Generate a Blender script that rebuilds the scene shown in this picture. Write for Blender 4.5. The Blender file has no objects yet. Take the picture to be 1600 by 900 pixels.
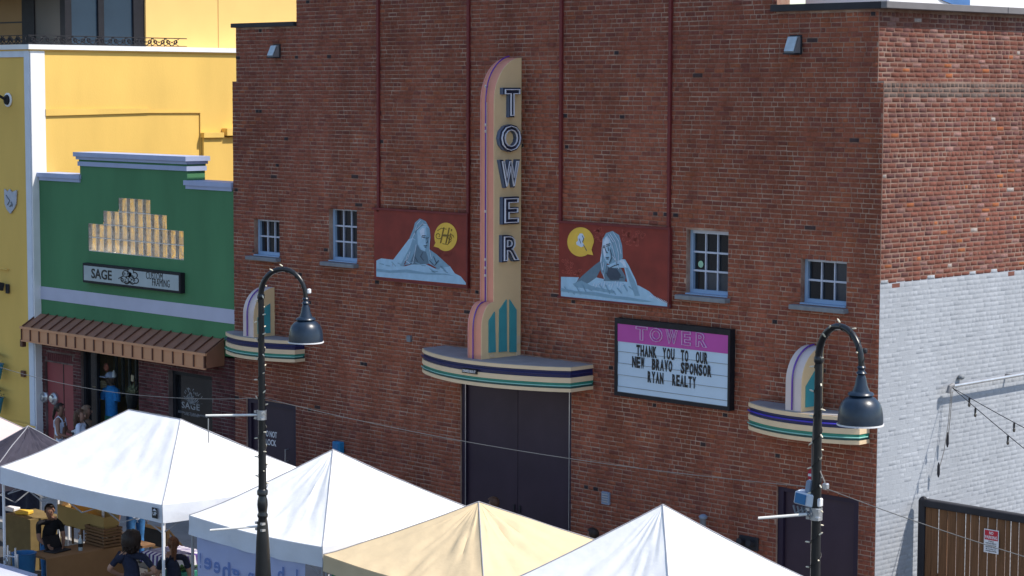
import bpy, bmesh, math, random
import numpy as np
from mathutils import Vector, Matrix, noise as mnoise

random.seed(7)
rng = np.random.default_rng(11)
SC = bpy.context.scene
COL = SC.collection
R = math.radians
PI = math.pi

# ------------------------------------------------------------------ camera
FPX = 3388.2                                   # focal length for a 1600 px wide frame
CAM = Vector((17.872, -24.672, 8.15))
YAW, PIT, ROL = 0.795752, 0.0913544, 0.00306103
_F = Vector((-math.sin(YAW), math.cos(YAW), 0)); _R = Vector((math.cos(YAW), math.sin(YAW), 0)); _U = Vector((0, 0, 1))
_F2 = _F*math.cos(PIT) - _U*math.sin(PIT); _U2 = _U*math.cos(PIT) + _F*math.sin(PIT)
CR = _R*math.cos(ROL) + _U2*math.sin(ROL); CU = _U2*math.cos(ROL) - _R*math.sin(ROL); CF = _F2
cd = bpy.data.cameras.new('camera'); cam = bpy.data.objects.new('camera', cd); COL.objects.link(cam)
cd.sensor_width = 36; cd.lens = FPX/1600*36; cd.clip_start = 0.5; cd.clip_end = 2000
cam.matrix_world = Matrix(((CR.x, CU.x, -CF.x, CAM.x), (CR.y, CU.y, -CF.y, CAM.y), (CR.z, CU.z, -CF.z, CAM.z), (0, 0, 0, 1)))
SC.camera = cam

# ------------------------------------------------------------------ light
SUN_DIR = Vector((0.495, 0.277, 0.82)).normalized()          # towards the sun
W = bpy.data.worlds.new('World'); SC.world = W; W.use_nodes = True
wn = W.node_tree.nodes; wl = W.node_tree.links
sky = wn.new('ShaderNodeTexSky'); sky.sky_type = 'NISHITA'; sky.sun_disc = False
sky.sun_elevation = math.asin(SUN_DIR.z); sky.sun_rotation = math.atan2(SUN_DIR.x, SUN_DIR.y)
sky.air_density = 1.0; sky.dust_density = 0.6; sky.ozone_density = 1.0
wl.new(sky.outputs[0], wn['Background'].inputs[0]); wn['Background'].inputs[1].default_value = 0.15
sd = bpy.data.lights.new('sun', 'SUN'); sd.energy = 4.2; sd.angle = R(0.53); sd.color = (1, 0.93, 0.83)
sun = bpy.data.objects.new('sun', sd); COL.objects.link(sun); sun.rotation_euler = SUN_DIR.to_track_quat('Z', 'Y').to_euler()
vs = SC.view_settings; vs.view_transform = 'Standard'; vs.look = 'None'; vs.gamma = 1; vs.exposure = 0.5; vs.use_curve_mapping = False
SC.cycles.max_bounces = 8; SC.cycles.transparent_max_bounces = 12; SC.cycles.transmission_bounces = 8
SC.cycles.caustics_reflective = False; SC.cycles.caustics_refractive = False
SC.cycles.use_denoising = True

# ------------------------------------------------------------------ measuring: a photo pixel to a point on a known plane
def ray(x, y): return CR*((x-800)/FPX) - CU*((y-450)/FPX) + CF
def onY(x, y, Y=0.0): d = ray(x, y); return CAM + d*((Y-CAM.y)/d.y)
def onX(x, y, X=0.0): d = ray(x, y); return CAM + d*((X-CAM.x)/d.x)
def onZ(x, y, Z=0.0): d = ray(x, y); return CAM + d*((Z-CAM.z)/d.z)
def pj(P):
    d = Vector(P)-CAM; k = d.dot(CF); return 800+FPX*d.dot(CR)/k, 450-FPX*d.dot(CU)/k

# ------------------------------------------------------------------ materials
def lin(r, g, b):
    f = lambda c: (c/255/12.92) if c/255 <= .04045 else ((c/255+.055)/1.055)**2.4
    return (f(r), f(g), f(b))
MATS = {}
def mat(name, col, rough=.7, var=.12, scale=6, bump=0.0, bscale=40, metal=0, spec=.3, trans=0, coat=0, stretch=(1, 1, 1), detail=5):
    if name in MATS: return MATS[name]
    m = bpy.data.materials.new(name); m.use_nodes = True; MATS[name] = m
    n = m.node_tree.nodes; l = m.node_tree.links; b = n['Principled BSDF']
    b.inputs['Roughness'].default_value = rough; b.inputs['Metallic'].default_value = metal
    b.inputs['Specular IOR Level'].default_value = spec; b.inputs['Coat Weight'].default_value = coat
    tc = n.new('ShaderNodeTexCoord'); mp = n.new('ShaderNodeMapping'); mp.inputs['Scale'].default_value = stretch
    l.new(tc.outputs['Object'], mp.inputs[0])
    nz = n.new('ShaderNodeTexNoise'); nz.inputs['Scale'].default_value = scale; nz.inputs['Detail'].default_value = detail
    l.new(mp.outputs[0], nz.inputs[0])
    r = n.new('ShaderNodeValToRGB'); r.color_ramp.elements[0].position = .3; r.color_ramp.elements[1].position = .7
    r.color_ramp.elements[0].color = (*[c*(1-var) for c in col], 1); r.color_ramp.elements[1].color = (*[min(1, c*(1+var)) for c in col], 1)
    l.new(nz.outputs[0], r.inputs[0]); l.new(r.outputs[0], b.inputs['Base Color'])
    if bump:
        n2 = n.new('ShaderNodeTexNoise'); n2.inputs['Scale'].default_value = bscale; n2.inputs['Detail'].default_value = 4
        l.new(mp.outputs[0], n2.inputs[0])
        bp = n.new('ShaderNodeBump'); bp.inputs['Strength'].default_value = bump; bp.inputs['Distance'].default_value = .02
        l.new(n2.outputs[0], bp.inputs['Height']); l.new(bp.outputs[0], b.inputs['Normal'])
    if trans:
        t = n.new('ShaderNodeBsdfTranslucent'); l.new(r.outputs[0], t.inputs[0])
        mx = n.new('ShaderNodeMixShader'); mx.inputs[0].default_value = trans
        l.new(b.outputs[0], mx.inputs[1]); l.new(t.outputs[0], mx.inputs[2]); l.new(mx.outputs[0], n['Material Output'].inputs[0])
    return m

def brick_mat(name, painted=False):
    m = bpy.data.materials.new(name); m.use_nodes = True
    n = m.node_tree.nodes; l = m.node_tree.links; b = n['Principled BSDF']; b.inputs['Roughness'].default_value = .9; b.inputs['Specular IOR Level'].default_value = .15
    a = n.new('ShaderNodeAttribute'); a.attribute_name = 'tint'
    geo = n.new('ShaderNodeNewGeometry')
    nz = n.new('ShaderNodeTexNoise'); nz.inputs['Scale'].default_value = 28; nz.inputs['Detail'].default_value = 6
    l.new(geo.outputs['Position'], nz.inputs[0])
    r = n.new('ShaderNodeMapRange'); r.inputs[1].default_value = .3; r.inputs[2].default_value = .7; r.inputs[3].default_value = .80; r.inputs[4].default_value = 1.18
    if painted: r.inputs[3].default_value = .93; r.inputs[4].default_value = 1.05
    l.new(nz.outputs[0], r.inputs[0])
    mx = n.new('ShaderNodeMix'); mx.data_type = 'RGBA'; mx.blend_type = 'MULTIPLY'; mx.inputs[0].default_value = 1
    l.new(a.outputs['Color'], mx.inputs[6]); l.new(r.outputs[0], mx.inputs[7]); l.new(mx.outputs[2], b.inputs['Base Color'])
    mp = n.new('ShaderNodeMapping'); mp.inputs['Scale'].default_value = (1.3, 1.3, .22); l.new(geo.outputs['Position'], mp.inputs[0])
    n3 = n.new('ShaderNodeTexNoise'); n3.inputs['Scale'].default_value = 1.0; n3.inputs['Detail'].default_value = 6; n3.inputs['Roughness'].default_value = .62; l.new(mp.outputs[0], n3.inputs[0])
    r3 = n.new('ShaderNodeMapRange'); r3.inputs[1].default_value = .32; r3.inputs[2].default_value = .62; r3.inputs[3].default_value = .9 if painted else .66; r3.inputs[4].default_value = 1.06; l.new(n3.outputs[0], r3.inputs[0])
    mx3 = n.new('ShaderNodeMix'); mx3.data_type = 'RGBA'; mx3.blend_type = 'MULTIPLY'; mx3.inputs[0].default_value = 1; l.new(mx.outputs[2], mx3.inputs[6]); l.new(r3.outputs[0], mx3.inputs[7]); l.new(mx3.outputs[2], b.inputs['Base Color'])
    n2 = n.new('ShaderNodeTexNoise'); n2.inputs['Scale'].default_value = 90; n2.inputs['Detail'].default_value = 3
    l.new(geo.outputs['Position'], n2.inputs[0])
    bp = n.new('ShaderNodeBump'); bp.inputs['Strength'].default_value = .35; bp.inputs['Distance'].default_value = .01
    l.new(n2.outputs[0], bp.inputs['Height']); l.new(bp.outputs[0], b.inputs['Normal'])
    return m

def mortar_mat(name, light, dark, scale=1.6, lo=.42, hi=.6):
    """weathered lime mortar: pale where it was repointed, stained by the brick elsewhere"""
    m = bpy.data.materials.new(name); m.use_nodes = True
    n = m.node_tree.nodes; l = m.node_tree.links; b = n['Principled BSDF']; b.inputs['Roughness'].default_value = .95; b.inputs['Specular IOR Level'].default_value = .1
    geo = n.new('ShaderNodeNewGeometry')
    nz = n.new('ShaderNodeTexNoise'); nz.inputs['Scale'].default_value = scale; nz.inputs['Detail'].default_value = 7; nz.inputs['Roughness'].default_value = .7
    l.new(geo.outputs['Position'], nz.inputs[0])
    r = n.new('ShaderNodeValToRGB'); e = r.color_ramp.elements
    e[0].position = lo; e[0].color = (*dark, 1); e[1].position = hi; e[1].color = (*light, 1)
    l.new(nz.outputs[0], r.inputs[0]); l.new(r.outputs[0], b.inputs['Base Color'])
    return m

M_BRICK = brick_mat('brick_clay'); M_PBRICK = brick_mat('brick_painted', True)
M_MORT = mortar_mat('mortar_front', (.45, .325, .255), (.22, .095, .065), 2.2, .36, .64)
M_MORT_S = mortar_mat('mortar_side', (.26, .18, .145), (.17, .09, .07))
M_MORT_P = mortar_mat('mortar_painted', (.325, .346, .382), (.17, .18, .20), 5, .27, .36)
M_MORT_G = mortar_mat('mortar_shop', (.20, .16, .15), (.11, .075, .07))
M_YEL = mat('yellow_stucco', (.72, .47, .122), .85, .07, 1.1, .15, 60, stretch=(1, 1, .35), detail=8)
M_YELU = mat('pale_yellow_stucco', (.75, .485, .17), .85, .04, 1.2, .12, 60)
M_WHT = mat('white_trim', (.74, .74, .74), .6, .05, 3, .05)
M_TRIMB = mat('shade_blue_trim', (.62, .67, .76), .6, .06, 3, .05)  # shaded faces of the white trim, bluish shade put into the colour
M_CORN = mat('cornice_blue', (.34, .40, .58), .6, .06, 3, .05)
M_GREEN = mat('green_stucco', (.066, .20, .093), .8, .13, 1.1, .12, 50, stretch=(1, 1, .3), detail=8)
M_BAND = mat('lavender_band', (.46, .48, .60), .7, .05, 2, .05)
M_CHAR = mat('charcoal_metal', (.030, .030, .036), .6, .15, 5, 0, spec=.2)
M_BLACK = mat('black_paint', (.016, .016, .020), .6, .2, 6, .05, spec=.2)
M_LAMP = mat('lamp_black_enamel', (.010, .011, .013), .32, .2, 8, .03, 60, spec=.45, coat=.1)
M_SHADE = mat('lamp_blue_enamel', (.010, .021, .040), .34, .25, 10, .04, 50, spec=.45, coat=.1)
M_GREYM = mat('grey_metal', (.20, .20, .21), .5, .1, 6)
M_STEEL = mat('steel', (.55, .56, .58), .35, .1, 8, metal=.8)
M_PURP = mat('purple_black_door', (.044, .029, .044), .5, .15, 1.5, .08, 12, spec=.25)
M_DOORF = mat('door_frame_paint', (.025, .016, .035), .5, .1, 3)
M_CREAM = mat('cream_paint', (.68, .52, .34), .6, .05, 3, .04)
M_CREAM2 = mat('cream_face', (.72, .53, .30), .6, .05, 2, .04)
M_PINK = mat('salmon_paint', (.68, .28, .19), .6, .06, 2, .04)
M_LAV = mat('lavender_cream', (.60, .52, .50), .6, .05, 3)
M_NAVY = mat('navy_paint', (.020, .022, .09), .4, .12, 4)
M_TEAL = mat('teal_paint', (.055, .30, .33), .5, .08, 4)
M_GRN = mat('sea_green_paint', (.035, .22, .16), .4, .12, 4)
M_DGRN = mat('dark_green_paint', (.02, .075, .075), .4, .12, 4)
M_NEONP = mat('purple_neon_tube', (.11, .03, .30), .2, .05, 10, spec=.6)
M_NEONW = mat('white_neon_tube', (.68, .70, .78), .2, .05, 10, spec=.6)
M_NEONG = mat('green_neon_tube', (.22, .50, .44), .2, .05, 10, spec=.6)
M_LETF = mat('letter_face_navy', (.022, .028, .055), .4, .15, 6)
M_LETS = mat('letter_side_blue', (.09, .12, .19), .45, .12, 6)
M_TOP = mat('canopy_roof_sheet', (.31, .30, .31), .7, .12, 3, .05)
M_RED = mat('red_oxide_pipe', (.15, .025, .025), .6, .15, 6)
M_SILL = mat('sill_grey_blue', (.19, .205, .225), .8, .12, 8, .1)
M_WFR = mat('window_frame_blue', (.28, .40, .57), .5, .06, 6)
M_WSASH = mat('window_bar_white', (.46, .50, .60), .5, .05, 6)
M_GLASS = mat('dark_window_glass', (.012, .014, .017), .04, .6, 1.2, .02, 3, spec=.8)  # dark glass, its tone noise stands in for varied reflections
M_GLASS2 = mat('reflection_pale_glass', (.055, .062, .075), .06, .7, 2.5, .03, 3, spec=.8)  # pale reflections put into the base colour of some panes
M_SKYGL = mat('blue_window_glass', (.03, .05, .075), .03, .1, 1, .01, 2, spec=.06)
M_REDP = mat('poster_red', (.20, .029, .020), .6, .2, 3, .03, 30, detail=8)
M_REDL = mat('poster_ornament_red', (.44, .10, .075), .6, .2, 8)
M_PYEL = mat('poster_yellow', (.72, .46, .065), .6, .08, 6)
M_PB1 = mat('painted_pale_blue', (.32, .50, .66), .6, .07, 9, detail=8)
M_PB2 = mat('painted_mid_blue', (.19, .325, .44), .6, .07, 12, detail=8)
M_PB3 = mat('painted_grey_blue', (.11, .18, .245), .6, .07, 14, detail=8)
M_PB4 = mat('painted_dark_blue', (.045, .065, .10), .6, .07, 14)
M_PWH = mat('painted_highlight', (.52, .62, .76), .6, .1, 14)
M_MAG = mat('magenta_panel', (.41, .06, .31), .45, .06, 2)
M_PANEL = mat('reader_panel_blue', (.43, .56, .70), .35, .05, 1.5, spec=.4)
M_INK = mat('black_letter', (.012, .012, .014), .5, .1, 6)
M_WLET = mat('white_letter', (.72, .72, .74), .5, .05, 6)
M_COPP = mat('brown_standing_seam', (.26, .118, .07), .5, .12, 3, .04, spec=.4)
M_COPL = mat('tan_fascia_metal', (.56, .27, .14), .45, .08, 3, .03, spec=.4)
M_COPD = mat('brown_seam_rib', (.12, .052, .034), .5, .12, 4)
M_REDD = mat('red_cabinet', (.25, .055, .06), .5, .1, 3)
M_TEE = mat('navy_cotton', (.018, .022, .045), .9, .2, 20, .2, 90)
M_BTEE = mat('black_cotton', (.010, .010, .013), .9, .2, 20, .2, 90)
M_BLUE = mat('bright_blue_cotton', (.02, .24, .62), .85, .15, 14, .15, 60)
M_JEAN = mat('blue_denim', (.04, .15, .36), .9, .3, 12, .2, 80)
M_REDT = mat('red_cotton', (.42, .05, .075), .9, .15, 14, .15, 60)
M_WTEE = mat('white_cotton', (.62, .68, .80), .9, .08, 12, .15, 60)
M_SKIN = mat('skin', (.42, .235, .165), .55, .08, 12)
M_SKIN2 = mat('tanned_skin', (.30, .16, .11), .55, .08, 12)
M_HAIRD = mat('dark_brown_hair', (.022, .013, .010), .5, .35, 30, .5, 60, stretch=(1, 1, .25))
M_HAIRB = mat('brown_hair', (.09, .045, .025), .5, .35, 30, .5, 60, stretch=(1, 1, .25))
M_HAIRL = mat('light_brown_hair', (.20, .12, .075), .5, .3, 30, .5, 60, stretch=(1, 1, .25))
M_TENT = mat('white_canopy_cloth', (.79, .80, .815), .8, .02, 3, .38, 7, trans=.14)
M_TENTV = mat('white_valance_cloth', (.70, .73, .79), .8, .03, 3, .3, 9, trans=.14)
M_TAN = mat('tan_canopy_cloth', (.66, .525, .335), .8, .04, 4, .38, 8, trans=.12)
M_GRYT = mat('grey_lilac_canopy_cloth', (.05, .047, .07), .8, .1, 4, .4, 14, trans=.15)
M_PNKT = mat('pale_pink_canopy_cloth', (.74, .57, .55), .8, .03, 4, .1, 10, trans=.2)
M_SEAM = mat('grey_seam_tape', (.33, .33, .36), .8, .1, 10)
M_POLE = mat('white_tent_pole', (.70, .71, .74), .4, .06, 8)
M_GPOLE = mat('grey_tent_pole', (.30, .32, .36), .4, .1, 8, metal=.4)
M_BANR = mat('blue_tinted_banner', (.50, .60, .92), .8, .04, 3, trans=.5)
M_BANT = mat('banner_print_blue', (.16, .24, .52), .8, .05, 3, trans=.2)
M_KRAFT = mat('kraft_paper', (.30, .165, .078), .8, .08, 4, .08, 10)
M_CARD = mat('tan_board', (.42, .285, .105), .75, .06, 4, .04, 12)
M_CRATE = mat('crate_wood', (.20, .11, .055), .8, .25, 6, .2, 30, stretch=(1, 1, 6))
M_FENCE = mat('fence_board_brown', (.155, .075, .034), .75, .3, 5, .25, 40, stretch=(6, 6, .35), detail=8)
M_CHALK = mat('chalkboard', (.02, .02, .022), .7, .3, 6)
M_OAK = mat('oak_frame', (.42, .235, .09), .6, .15, 6, stretch=(1, 1, 5))
M_ASPH = mat('asphalt', (.055, .055, .058), .9, .25, 3, .3, 60)
M_WALK = mat('pavement_concrete', (.30, .29, .275), .9, .12, 2, .15, 40)
M_LOT = mat('gravel_lot', (.17, .165, .16), .9, .2, 4, .3, 40)
M_WIRE = mat('grey_wire', (.20, .19, .18), .6, .1, 5)
M_CLIP = mat('pale_bulb_plastic', (.75, .68, .52), .35, .1, 10, spec=.5)
M_BLUEP = mat('blue_planter', (.025, .22, .45), .4, .15, 6)
M_EQBOX = mat('white_equipment_box', (.58, .64, .72), .45, .06, 6)
M_EQBLU = mat('blue_equipment_face', (.045, .17, .36), .35, .1, 6)
M_ROOFW = mat('white_roof_membrane', (.80, .81, .82), .7, .03, 2)
M_ROOFB = mat('blue_rooftop_panel', (.06, .16, .38), .4, .2, 2)
M_COPING = mat('coping_grey', (.155, .145, .15), .5, .08, 5)
M_FLOOD = mat('floodlight_glass', (.42, .50, .56), .15, .15, 12, spec=.6)
M_GREYP = mat('grey_blue_plate', (.24, .30, .40), .6, .08, 10)

def glassblock_mat():
    m = bpy.data.materials.new('wavy_glass_block'); m.use_nodes = True
    n = m.node_tree.nodes; l = m.node_tree.links; n.remove(n['Principled BSDF'])
    tc = n.new('ShaderNodeNewGeometry'); mp = n.new('ShaderNodeMapping'); mp.inputs['Scale'].default_value = (1, 1, .4)
    l.new(tc.outputs['Position'], mp.inputs[0])
    nz = n.new('ShaderNodeTexNoise'); nz.inputs['Scale'].default_value = 13; nz.inputs['Detail'].default_value = 3; nz.inputs['Distortion'].default_value = 1.2; l.new(mp.outputs[0], nz.inputs[0])
    bp = n.new('ShaderNodeBump'); bp.inputs['Strength'].default_value = .6; bp.inputs['Distance'].default_value = .05; l.new(nz.outputs[0], bp.inputs['Height'])
    g = n.new('ShaderNodeBsdfTransparent'); g.inputs[0].default_value = (1, .98, .95, 1)
    gl = n.new('ShaderNodeBsdfGlossy'); gl.inputs['Roughness'].default_value = .1; l.new(bp.outputs[0], gl.inputs['Normal'])
    tr = n.new('ShaderNodeBsdfTranslucent'); tr.inputs[0].default_value = (.95, .94, .90, 1); l.new(bp.outputs[0], tr.inputs['Normal'])
    df = n.new('ShaderNodeBsdfDiffuse'); df.inputs[0].default_value = (.85, .85, .82, 1); l.new(bp.outputs[0], df.inputs['Normal'])
    m0 = n.new('ShaderNodeMixShader'); m0.inputs[0].default_value = .12; l.new(tr.outputs[0], m0.inputs[1]); l.new(df.outputs[0], m0.inputs[2])
    fr = n.new('ShaderNodeMapRange'); fr.inputs[1].default_value = .35; fr.inputs[2].default_value = .65; fr.inputs[3].default_value = .12; fr.inputs[4].default_value = .72; l.new(nz.outputs[0], fr.inputs[0])
    m1 = n.new('ShaderNodeMixShader'); l.new(fr.outputs[0], m1.inputs[0]); l.new(g.outputs[0], m1.inputs[1]); l.new(m0.outputs[0], m1.inputs[2])
    m2 = n.new('ShaderNodeMixShader'); m2.inputs[0].default_value = .05; l.new(m1.outputs[0], m2.inputs[1]); l.new(gl.outputs[0], m2.inputs[2])
    l.new(m2.outputs[0], n['Material Output'].inputs[0]); return m
M_GBLK = glassblock_mat()

# ------------------------------------------------------------------ object helpers
WORLD = {}
def thing(name, label, cat, loc, group=None):
    o = bpy.data.objects.new(name, None); COL.objects.link(o); o.location = Vector(loc); o.empty_display_size = .2
    WORLD[o.name] = Vector(loc); o['label'] = label; o['category'] = cat
    if group: o['group'] = group
    return o
def tag(o, label, cat, group=None):
    o['label'] = label; o['category'] = cat
    if group: o['group'] = group
    return o
def struct(o): o['kind'] = 'structure'; return o
def clone(o, delta, parent=None):
    """copy of a thing and its parts, moved; parts share mesh data"""
    c = o.copy(); COL.objects.link(c)
    if parent is None:
        c.location = o.location + Vector(delta); WORLD[c.name] = WORLD[o.name] + Vector(delta)
    else: c.parent = parent
    for ch in list(o.children): clone(ch, delta, c)
    return c

class MB:
    def __init__(s): s.v = []; s.f = []; s.m = []
    def add(s, vs, fs, mi=0):
        k = len(s.v); s.v += [Vector(p) for p in vs]; s.f += [tuple(k+i for i in f) for f in fs]; s.m += [mi]*len(fs); return s
    def box(s, lo, hi, mi=0):
        (a, b, c), (d, e, f) = lo, hi
        return s.add([(a, b, c), (d, b, c), (d, e, c), (a, e, c), (a, b, f), (d, b, f), (d, e, f), (a, e, f)],
                     [(0, 3, 2, 1), (4, 5, 6, 7), (0, 1, 5, 4), (1, 2, 6, 5), (2, 3, 7, 6), (3, 0, 4, 7)], mi)
    def obox(s, c, sx, sy, sz, M=None, mi=0, chamf=0):
        M = M or Matrix.Identity(3); c = Vector(c)
        if chamf:
            bm = bmesh.new(); bmesh.ops.create_cube(bm, size=1); bmesh.ops.scale(bm, vec=(sx, sy, sz), verts=bm.verts)
            bmesh.ops.bevel(bm, geom=bm.edges[:], offset=chamf, segments=1, affect='EDGES')
            bm.verts.index_update(); vs = [c+M@v.co for v in bm.verts]; fs = [[v.index for v in f.verts] for f in bm.faces]; bm.free()
            return s.add(vs, fs, mi)
        vs = [c+M@Vector((x*sx/2, y*sy/2, z*sz/2)) for z in (-1, 1) for y in (-1, 1) for x in (-1, 1)]
        return s.add(vs, [(0, 2, 3, 1), (4, 5, 7, 6), (0, 1, 5, 4), (1, 3, 7, 5), (3, 2, 6, 7), (2, 0, 4, 6)], mi)
    def prism(s, pts, ext, mi=0, side=None):
        """planar polygon (3-D points) pushed along ext; the far cap is the outside face"""
        n = len(pts); P = [Vector(p) for p in pts]; Q = [p+Vector(ext) for p in P]
        nr = sum(((P[i]-P[0]).cross(P[i+1]-P[0]) for i in range(1, n-1)), Vector())
        if nr.dot(Vector(ext)) < 0: P.reverse(); Q.reverse()
        k = len(s.v); s.v += P+Q
        s.f.append(tuple(k+i for i in range(n-1, -1, -1))); s.f.append(tuple(k+n+i for i in range(n)))
        s.m += [mi, mi]
        for i in range(n):
            j = (i+1) % n; s.f.append((k+i, k+j, k+n+j, k+n+i)); s.m.append(mi if side is None else side)
        return s
    def tube(s, path, r, n=8, mi=0, cap=True):
        P = [Vector(p) for p in path]; rs = r if isinstance(r, (list, tuple)) else [r]*len(P); k = len(s.v); prev = None
        for i, p in enumerate(P):
            t = (P[min(i+1, len(P)-1)]-P[max(i-1, 0)]).normalized()
            if prev is None: a = t.orthogonal().normalized()
            else: a = (prev - t*prev.dot(t)).normalized() if (prev - t*prev.dot(t)).length > 1e-6 else t.orthogonal().normalized()
            prev = a; b = t.cross(a)
            for q in range(n): s.v.append(p+(a*math.cos(2*PI*q/n)+b*math.sin(2*PI*q/n))*rs[i])
        for i in range(len(P)-1):
            for q in range(n):
                q2 = (q+1) % n; s.f.append((k+i*n+q, k+i*n+q2, k+(i+1)*n+q2, k+(i+1)*n+q)); s.m.append(mi)
        if cap:
            s.f.append(tuple(k+q for q in range(n-1, -1, -1))); s.f.append(tuple(k+(len(P)-1)*n+q for q in range(n))); s.m += [mi, mi]
        return s
    def lathe(s, prof, c, n=20, mi=0, M=None):
        c = Vector(c); M = M or Matrix.Identity(3); k = len(s.v)
        for (r, z) in prof:
            for q in range(n): s.v.append(c+M@Vector((r*math.cos(2*PI*q/n), r*math.sin(2*PI*q/n), z)))
        for i in range(len(prof)-1):
            for q in range(n):
                q2 = (q+1) % n; s.f.append((k+i*n+q, k+i*n+q2, k+(i+1)*n+q2, k+(i+1)*n+q)); s.m.append(mi)
        s.f.append(tuple(k+q for q in range(n-1, -1, -1))); s.f.append(tuple(k+(len(prof)-1)*n+q for q in range(n))); s.m += [mi, mi]
        return s
    def ball(s, c, rx, ry=None, rz=None, n=10, mi=0):
        ry = ry or rx; rz = rz or rx; c = Vector(c); bm = bmesh.new(); bmesh.ops.create_uvsphere(bm, u_segments=n, v_segments=max(6, n*2//3), radius=1)
        bm.verts.index_update(); s.add([c+Vector((v.co.x*rx, v.co.y*ry, v.co.z*rz)) for v in bm.verts], [[v.index for v in f.verts] for f in bm.faces], mi); bm.free(); return s
    def build(s, name, mats, parent=None, smooth=False, origin=None):
        if not isinstance(mats, (list, tuple)): mats = [mats]
        V = s.v
        if origin is None:
            lo = [min(p[i] for p in V) for i in range(3)]; hi = [max(p[i] for p in V) for i in range(3)]
            origin = Vector(((lo[0]+hi[0])/2, (lo[1]+hi[1])/2, lo[2]))
        origin = Vector(origin)
        me = bpy.data.meshes.new(name); me.from_pydata([p-origin for p in V], [], s.f)
        for m in mats: me.materials.append(m)
        if len(mats) > 1: me.polygons.foreach_set('material_index', s.m)
        if smooth: 
            me.polygons.foreach_set('use_smooth', [True]*len(me.polygons))
            try: me.set_sharp_from_angle(angle=R(42))
            except Exception: pass
        me.update()
        return link(name, me, parent, origin)
def link(name, me, parent, origin):
    o = bpy.data.objects.new(name, me); COL.objects.link(o); WORLD[o.name] = Vector(origin)
    if parent is not None: o.parent = parent; o.location = Vector(origin)-WORLD[parent.name]
    else: o.location = Vector(origin)
    return o

def text2d(s, size=1.0, bold=0.0, shear=0.0, tube=None, res=3, spacing=1.0):
    """font outline as 2-D mesh (verts, faces); tube -> outline drawn as thin tubes"""
    cu = bpy.data.curves.new('t', 'FONT'); cu.body = s; cu.size = size; cu.offset = bold; cu.shear = shear; cu.resolution_u = res; cu.space_character = spacing
    if tube: cu.fill_mode = 'NONE'; cu.bevel_depth = tube; cu.bevel_resolution = 1
    ob = bpy.data.objects.new('t', cu); COL.objects.link(ob); bpy.context.view_layer.update()
    me = bpy.data.meshes.new_from_object(ob.evaluated_get(bpy.context.evaluated_depsgraph_get()))
    vs = [v.co.copy() for v in me.vertices]; fs = [tuple(p.vertices) for p in me.polygons]
    bpy.data.objects.remove(ob); bpy.data.curves.remove(cu); bpy.data.meshes.remove(me)
    return vs, fs
def fit_text(mb, s, O, U, V, w, h, depth=.004, mi=0, fit_h=True, **k):
    """lay text into a w x h box at O (lower left corner) along unit axes U (right) and V (up), thickness along U x V"""
    vs, fs = text2d(s, **k)
    if not vs: return
    x0 = min(v.x for v in vs); x1 = max(v.x for v in vs); y0 = min(v.y for v in vs); y1 = max(v.y for v in vs)
    U = Vector(U); V = Vector(V); N = U.cross(V).normalized(); O = Vector(O)
    P = [O+U*((v.x-x0)/(x1-x0)*w)+V*((v.y-y0)/(y1-y0)*h)+N*(depth+v.z) for v in vs]
    mb.add(P, fs, mi)
    if depth and not k.get('tube'):
        cnt = {}
        for f in fs:
            for a, b in zip(f, f[1:]+f[:1]): cnt[(a, b)] = cnt.get((a, b), 0)+1
        base = len(mb.v)-len(P); k2 = len(mb.v)
        mb.v += [p-N*depth for p in P]
        for (a, b) in list(cnt):
            if (b, a) not in cnt: mb.f.append((base+a, k2+a, k2+b, base+b)); mb.m.append(mi)
XX, YY, ZZ = Vector((1, 0, 0)), Vector((0, 1, 0)), Vector((0, 0, 1))

# ------------------------------------------------------------------ brick walls
def front_bricks_colour(u, z, kind, header):
    p = Vector((u*.35, z*.5, 3.1 if kind == 'front' else 9.7)); a = mnoise.noise(p)+.5*mnoise.noise(p*3.1)
    q = random.random()
    if kind == 'front':
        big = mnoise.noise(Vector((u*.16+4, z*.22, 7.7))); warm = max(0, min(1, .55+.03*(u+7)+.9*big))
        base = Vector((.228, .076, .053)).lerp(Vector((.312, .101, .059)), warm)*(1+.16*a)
        cl = max(0, .45+1.6*mnoise.noise(Vector((u*.8, z*.9, 21))))
        if q < .075*cl: base = base.lerp(Vector((.34, .11, .055)), .65)
        elif q < .22: base = base.lerp(Vector((.165, .056, .048)), .55)
        elif q < .28 and header and mnoise.noise(Vector((u*1.3, z, 2)))>.16: base = Vector((.045, .034, .038))
        elif q > .9985: base = Vector((.07, .045, .045))
    elif kind == 'side':
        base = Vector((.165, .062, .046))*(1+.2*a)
        if q < .05: base = Vector((.23, .125, .11))
        elif q < .065+.03*max(0, a): base = Vector((.30, .10, .045))
        elif q < .30: base = Vector((.135, .06, .054))
        elif q > .9975: base = Vector((.34, .29, .27))
        if 8.08 < z < 8.28: base = Vector((.115, .085, .076))*(1+.5*(random.random()-.5))
    elif kind == 'paint':
        base = Vector((.33, .352, .388))*(1+.03*a)
    else:
        base = Vector((.115, .040, .042))*(1+.15*a)
        if q < .2: base *= .75
    return base*(1+.16*(random.random()-.5)) if kind != 'paint' else base*(1+.02*(random.random()-.5))

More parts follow.
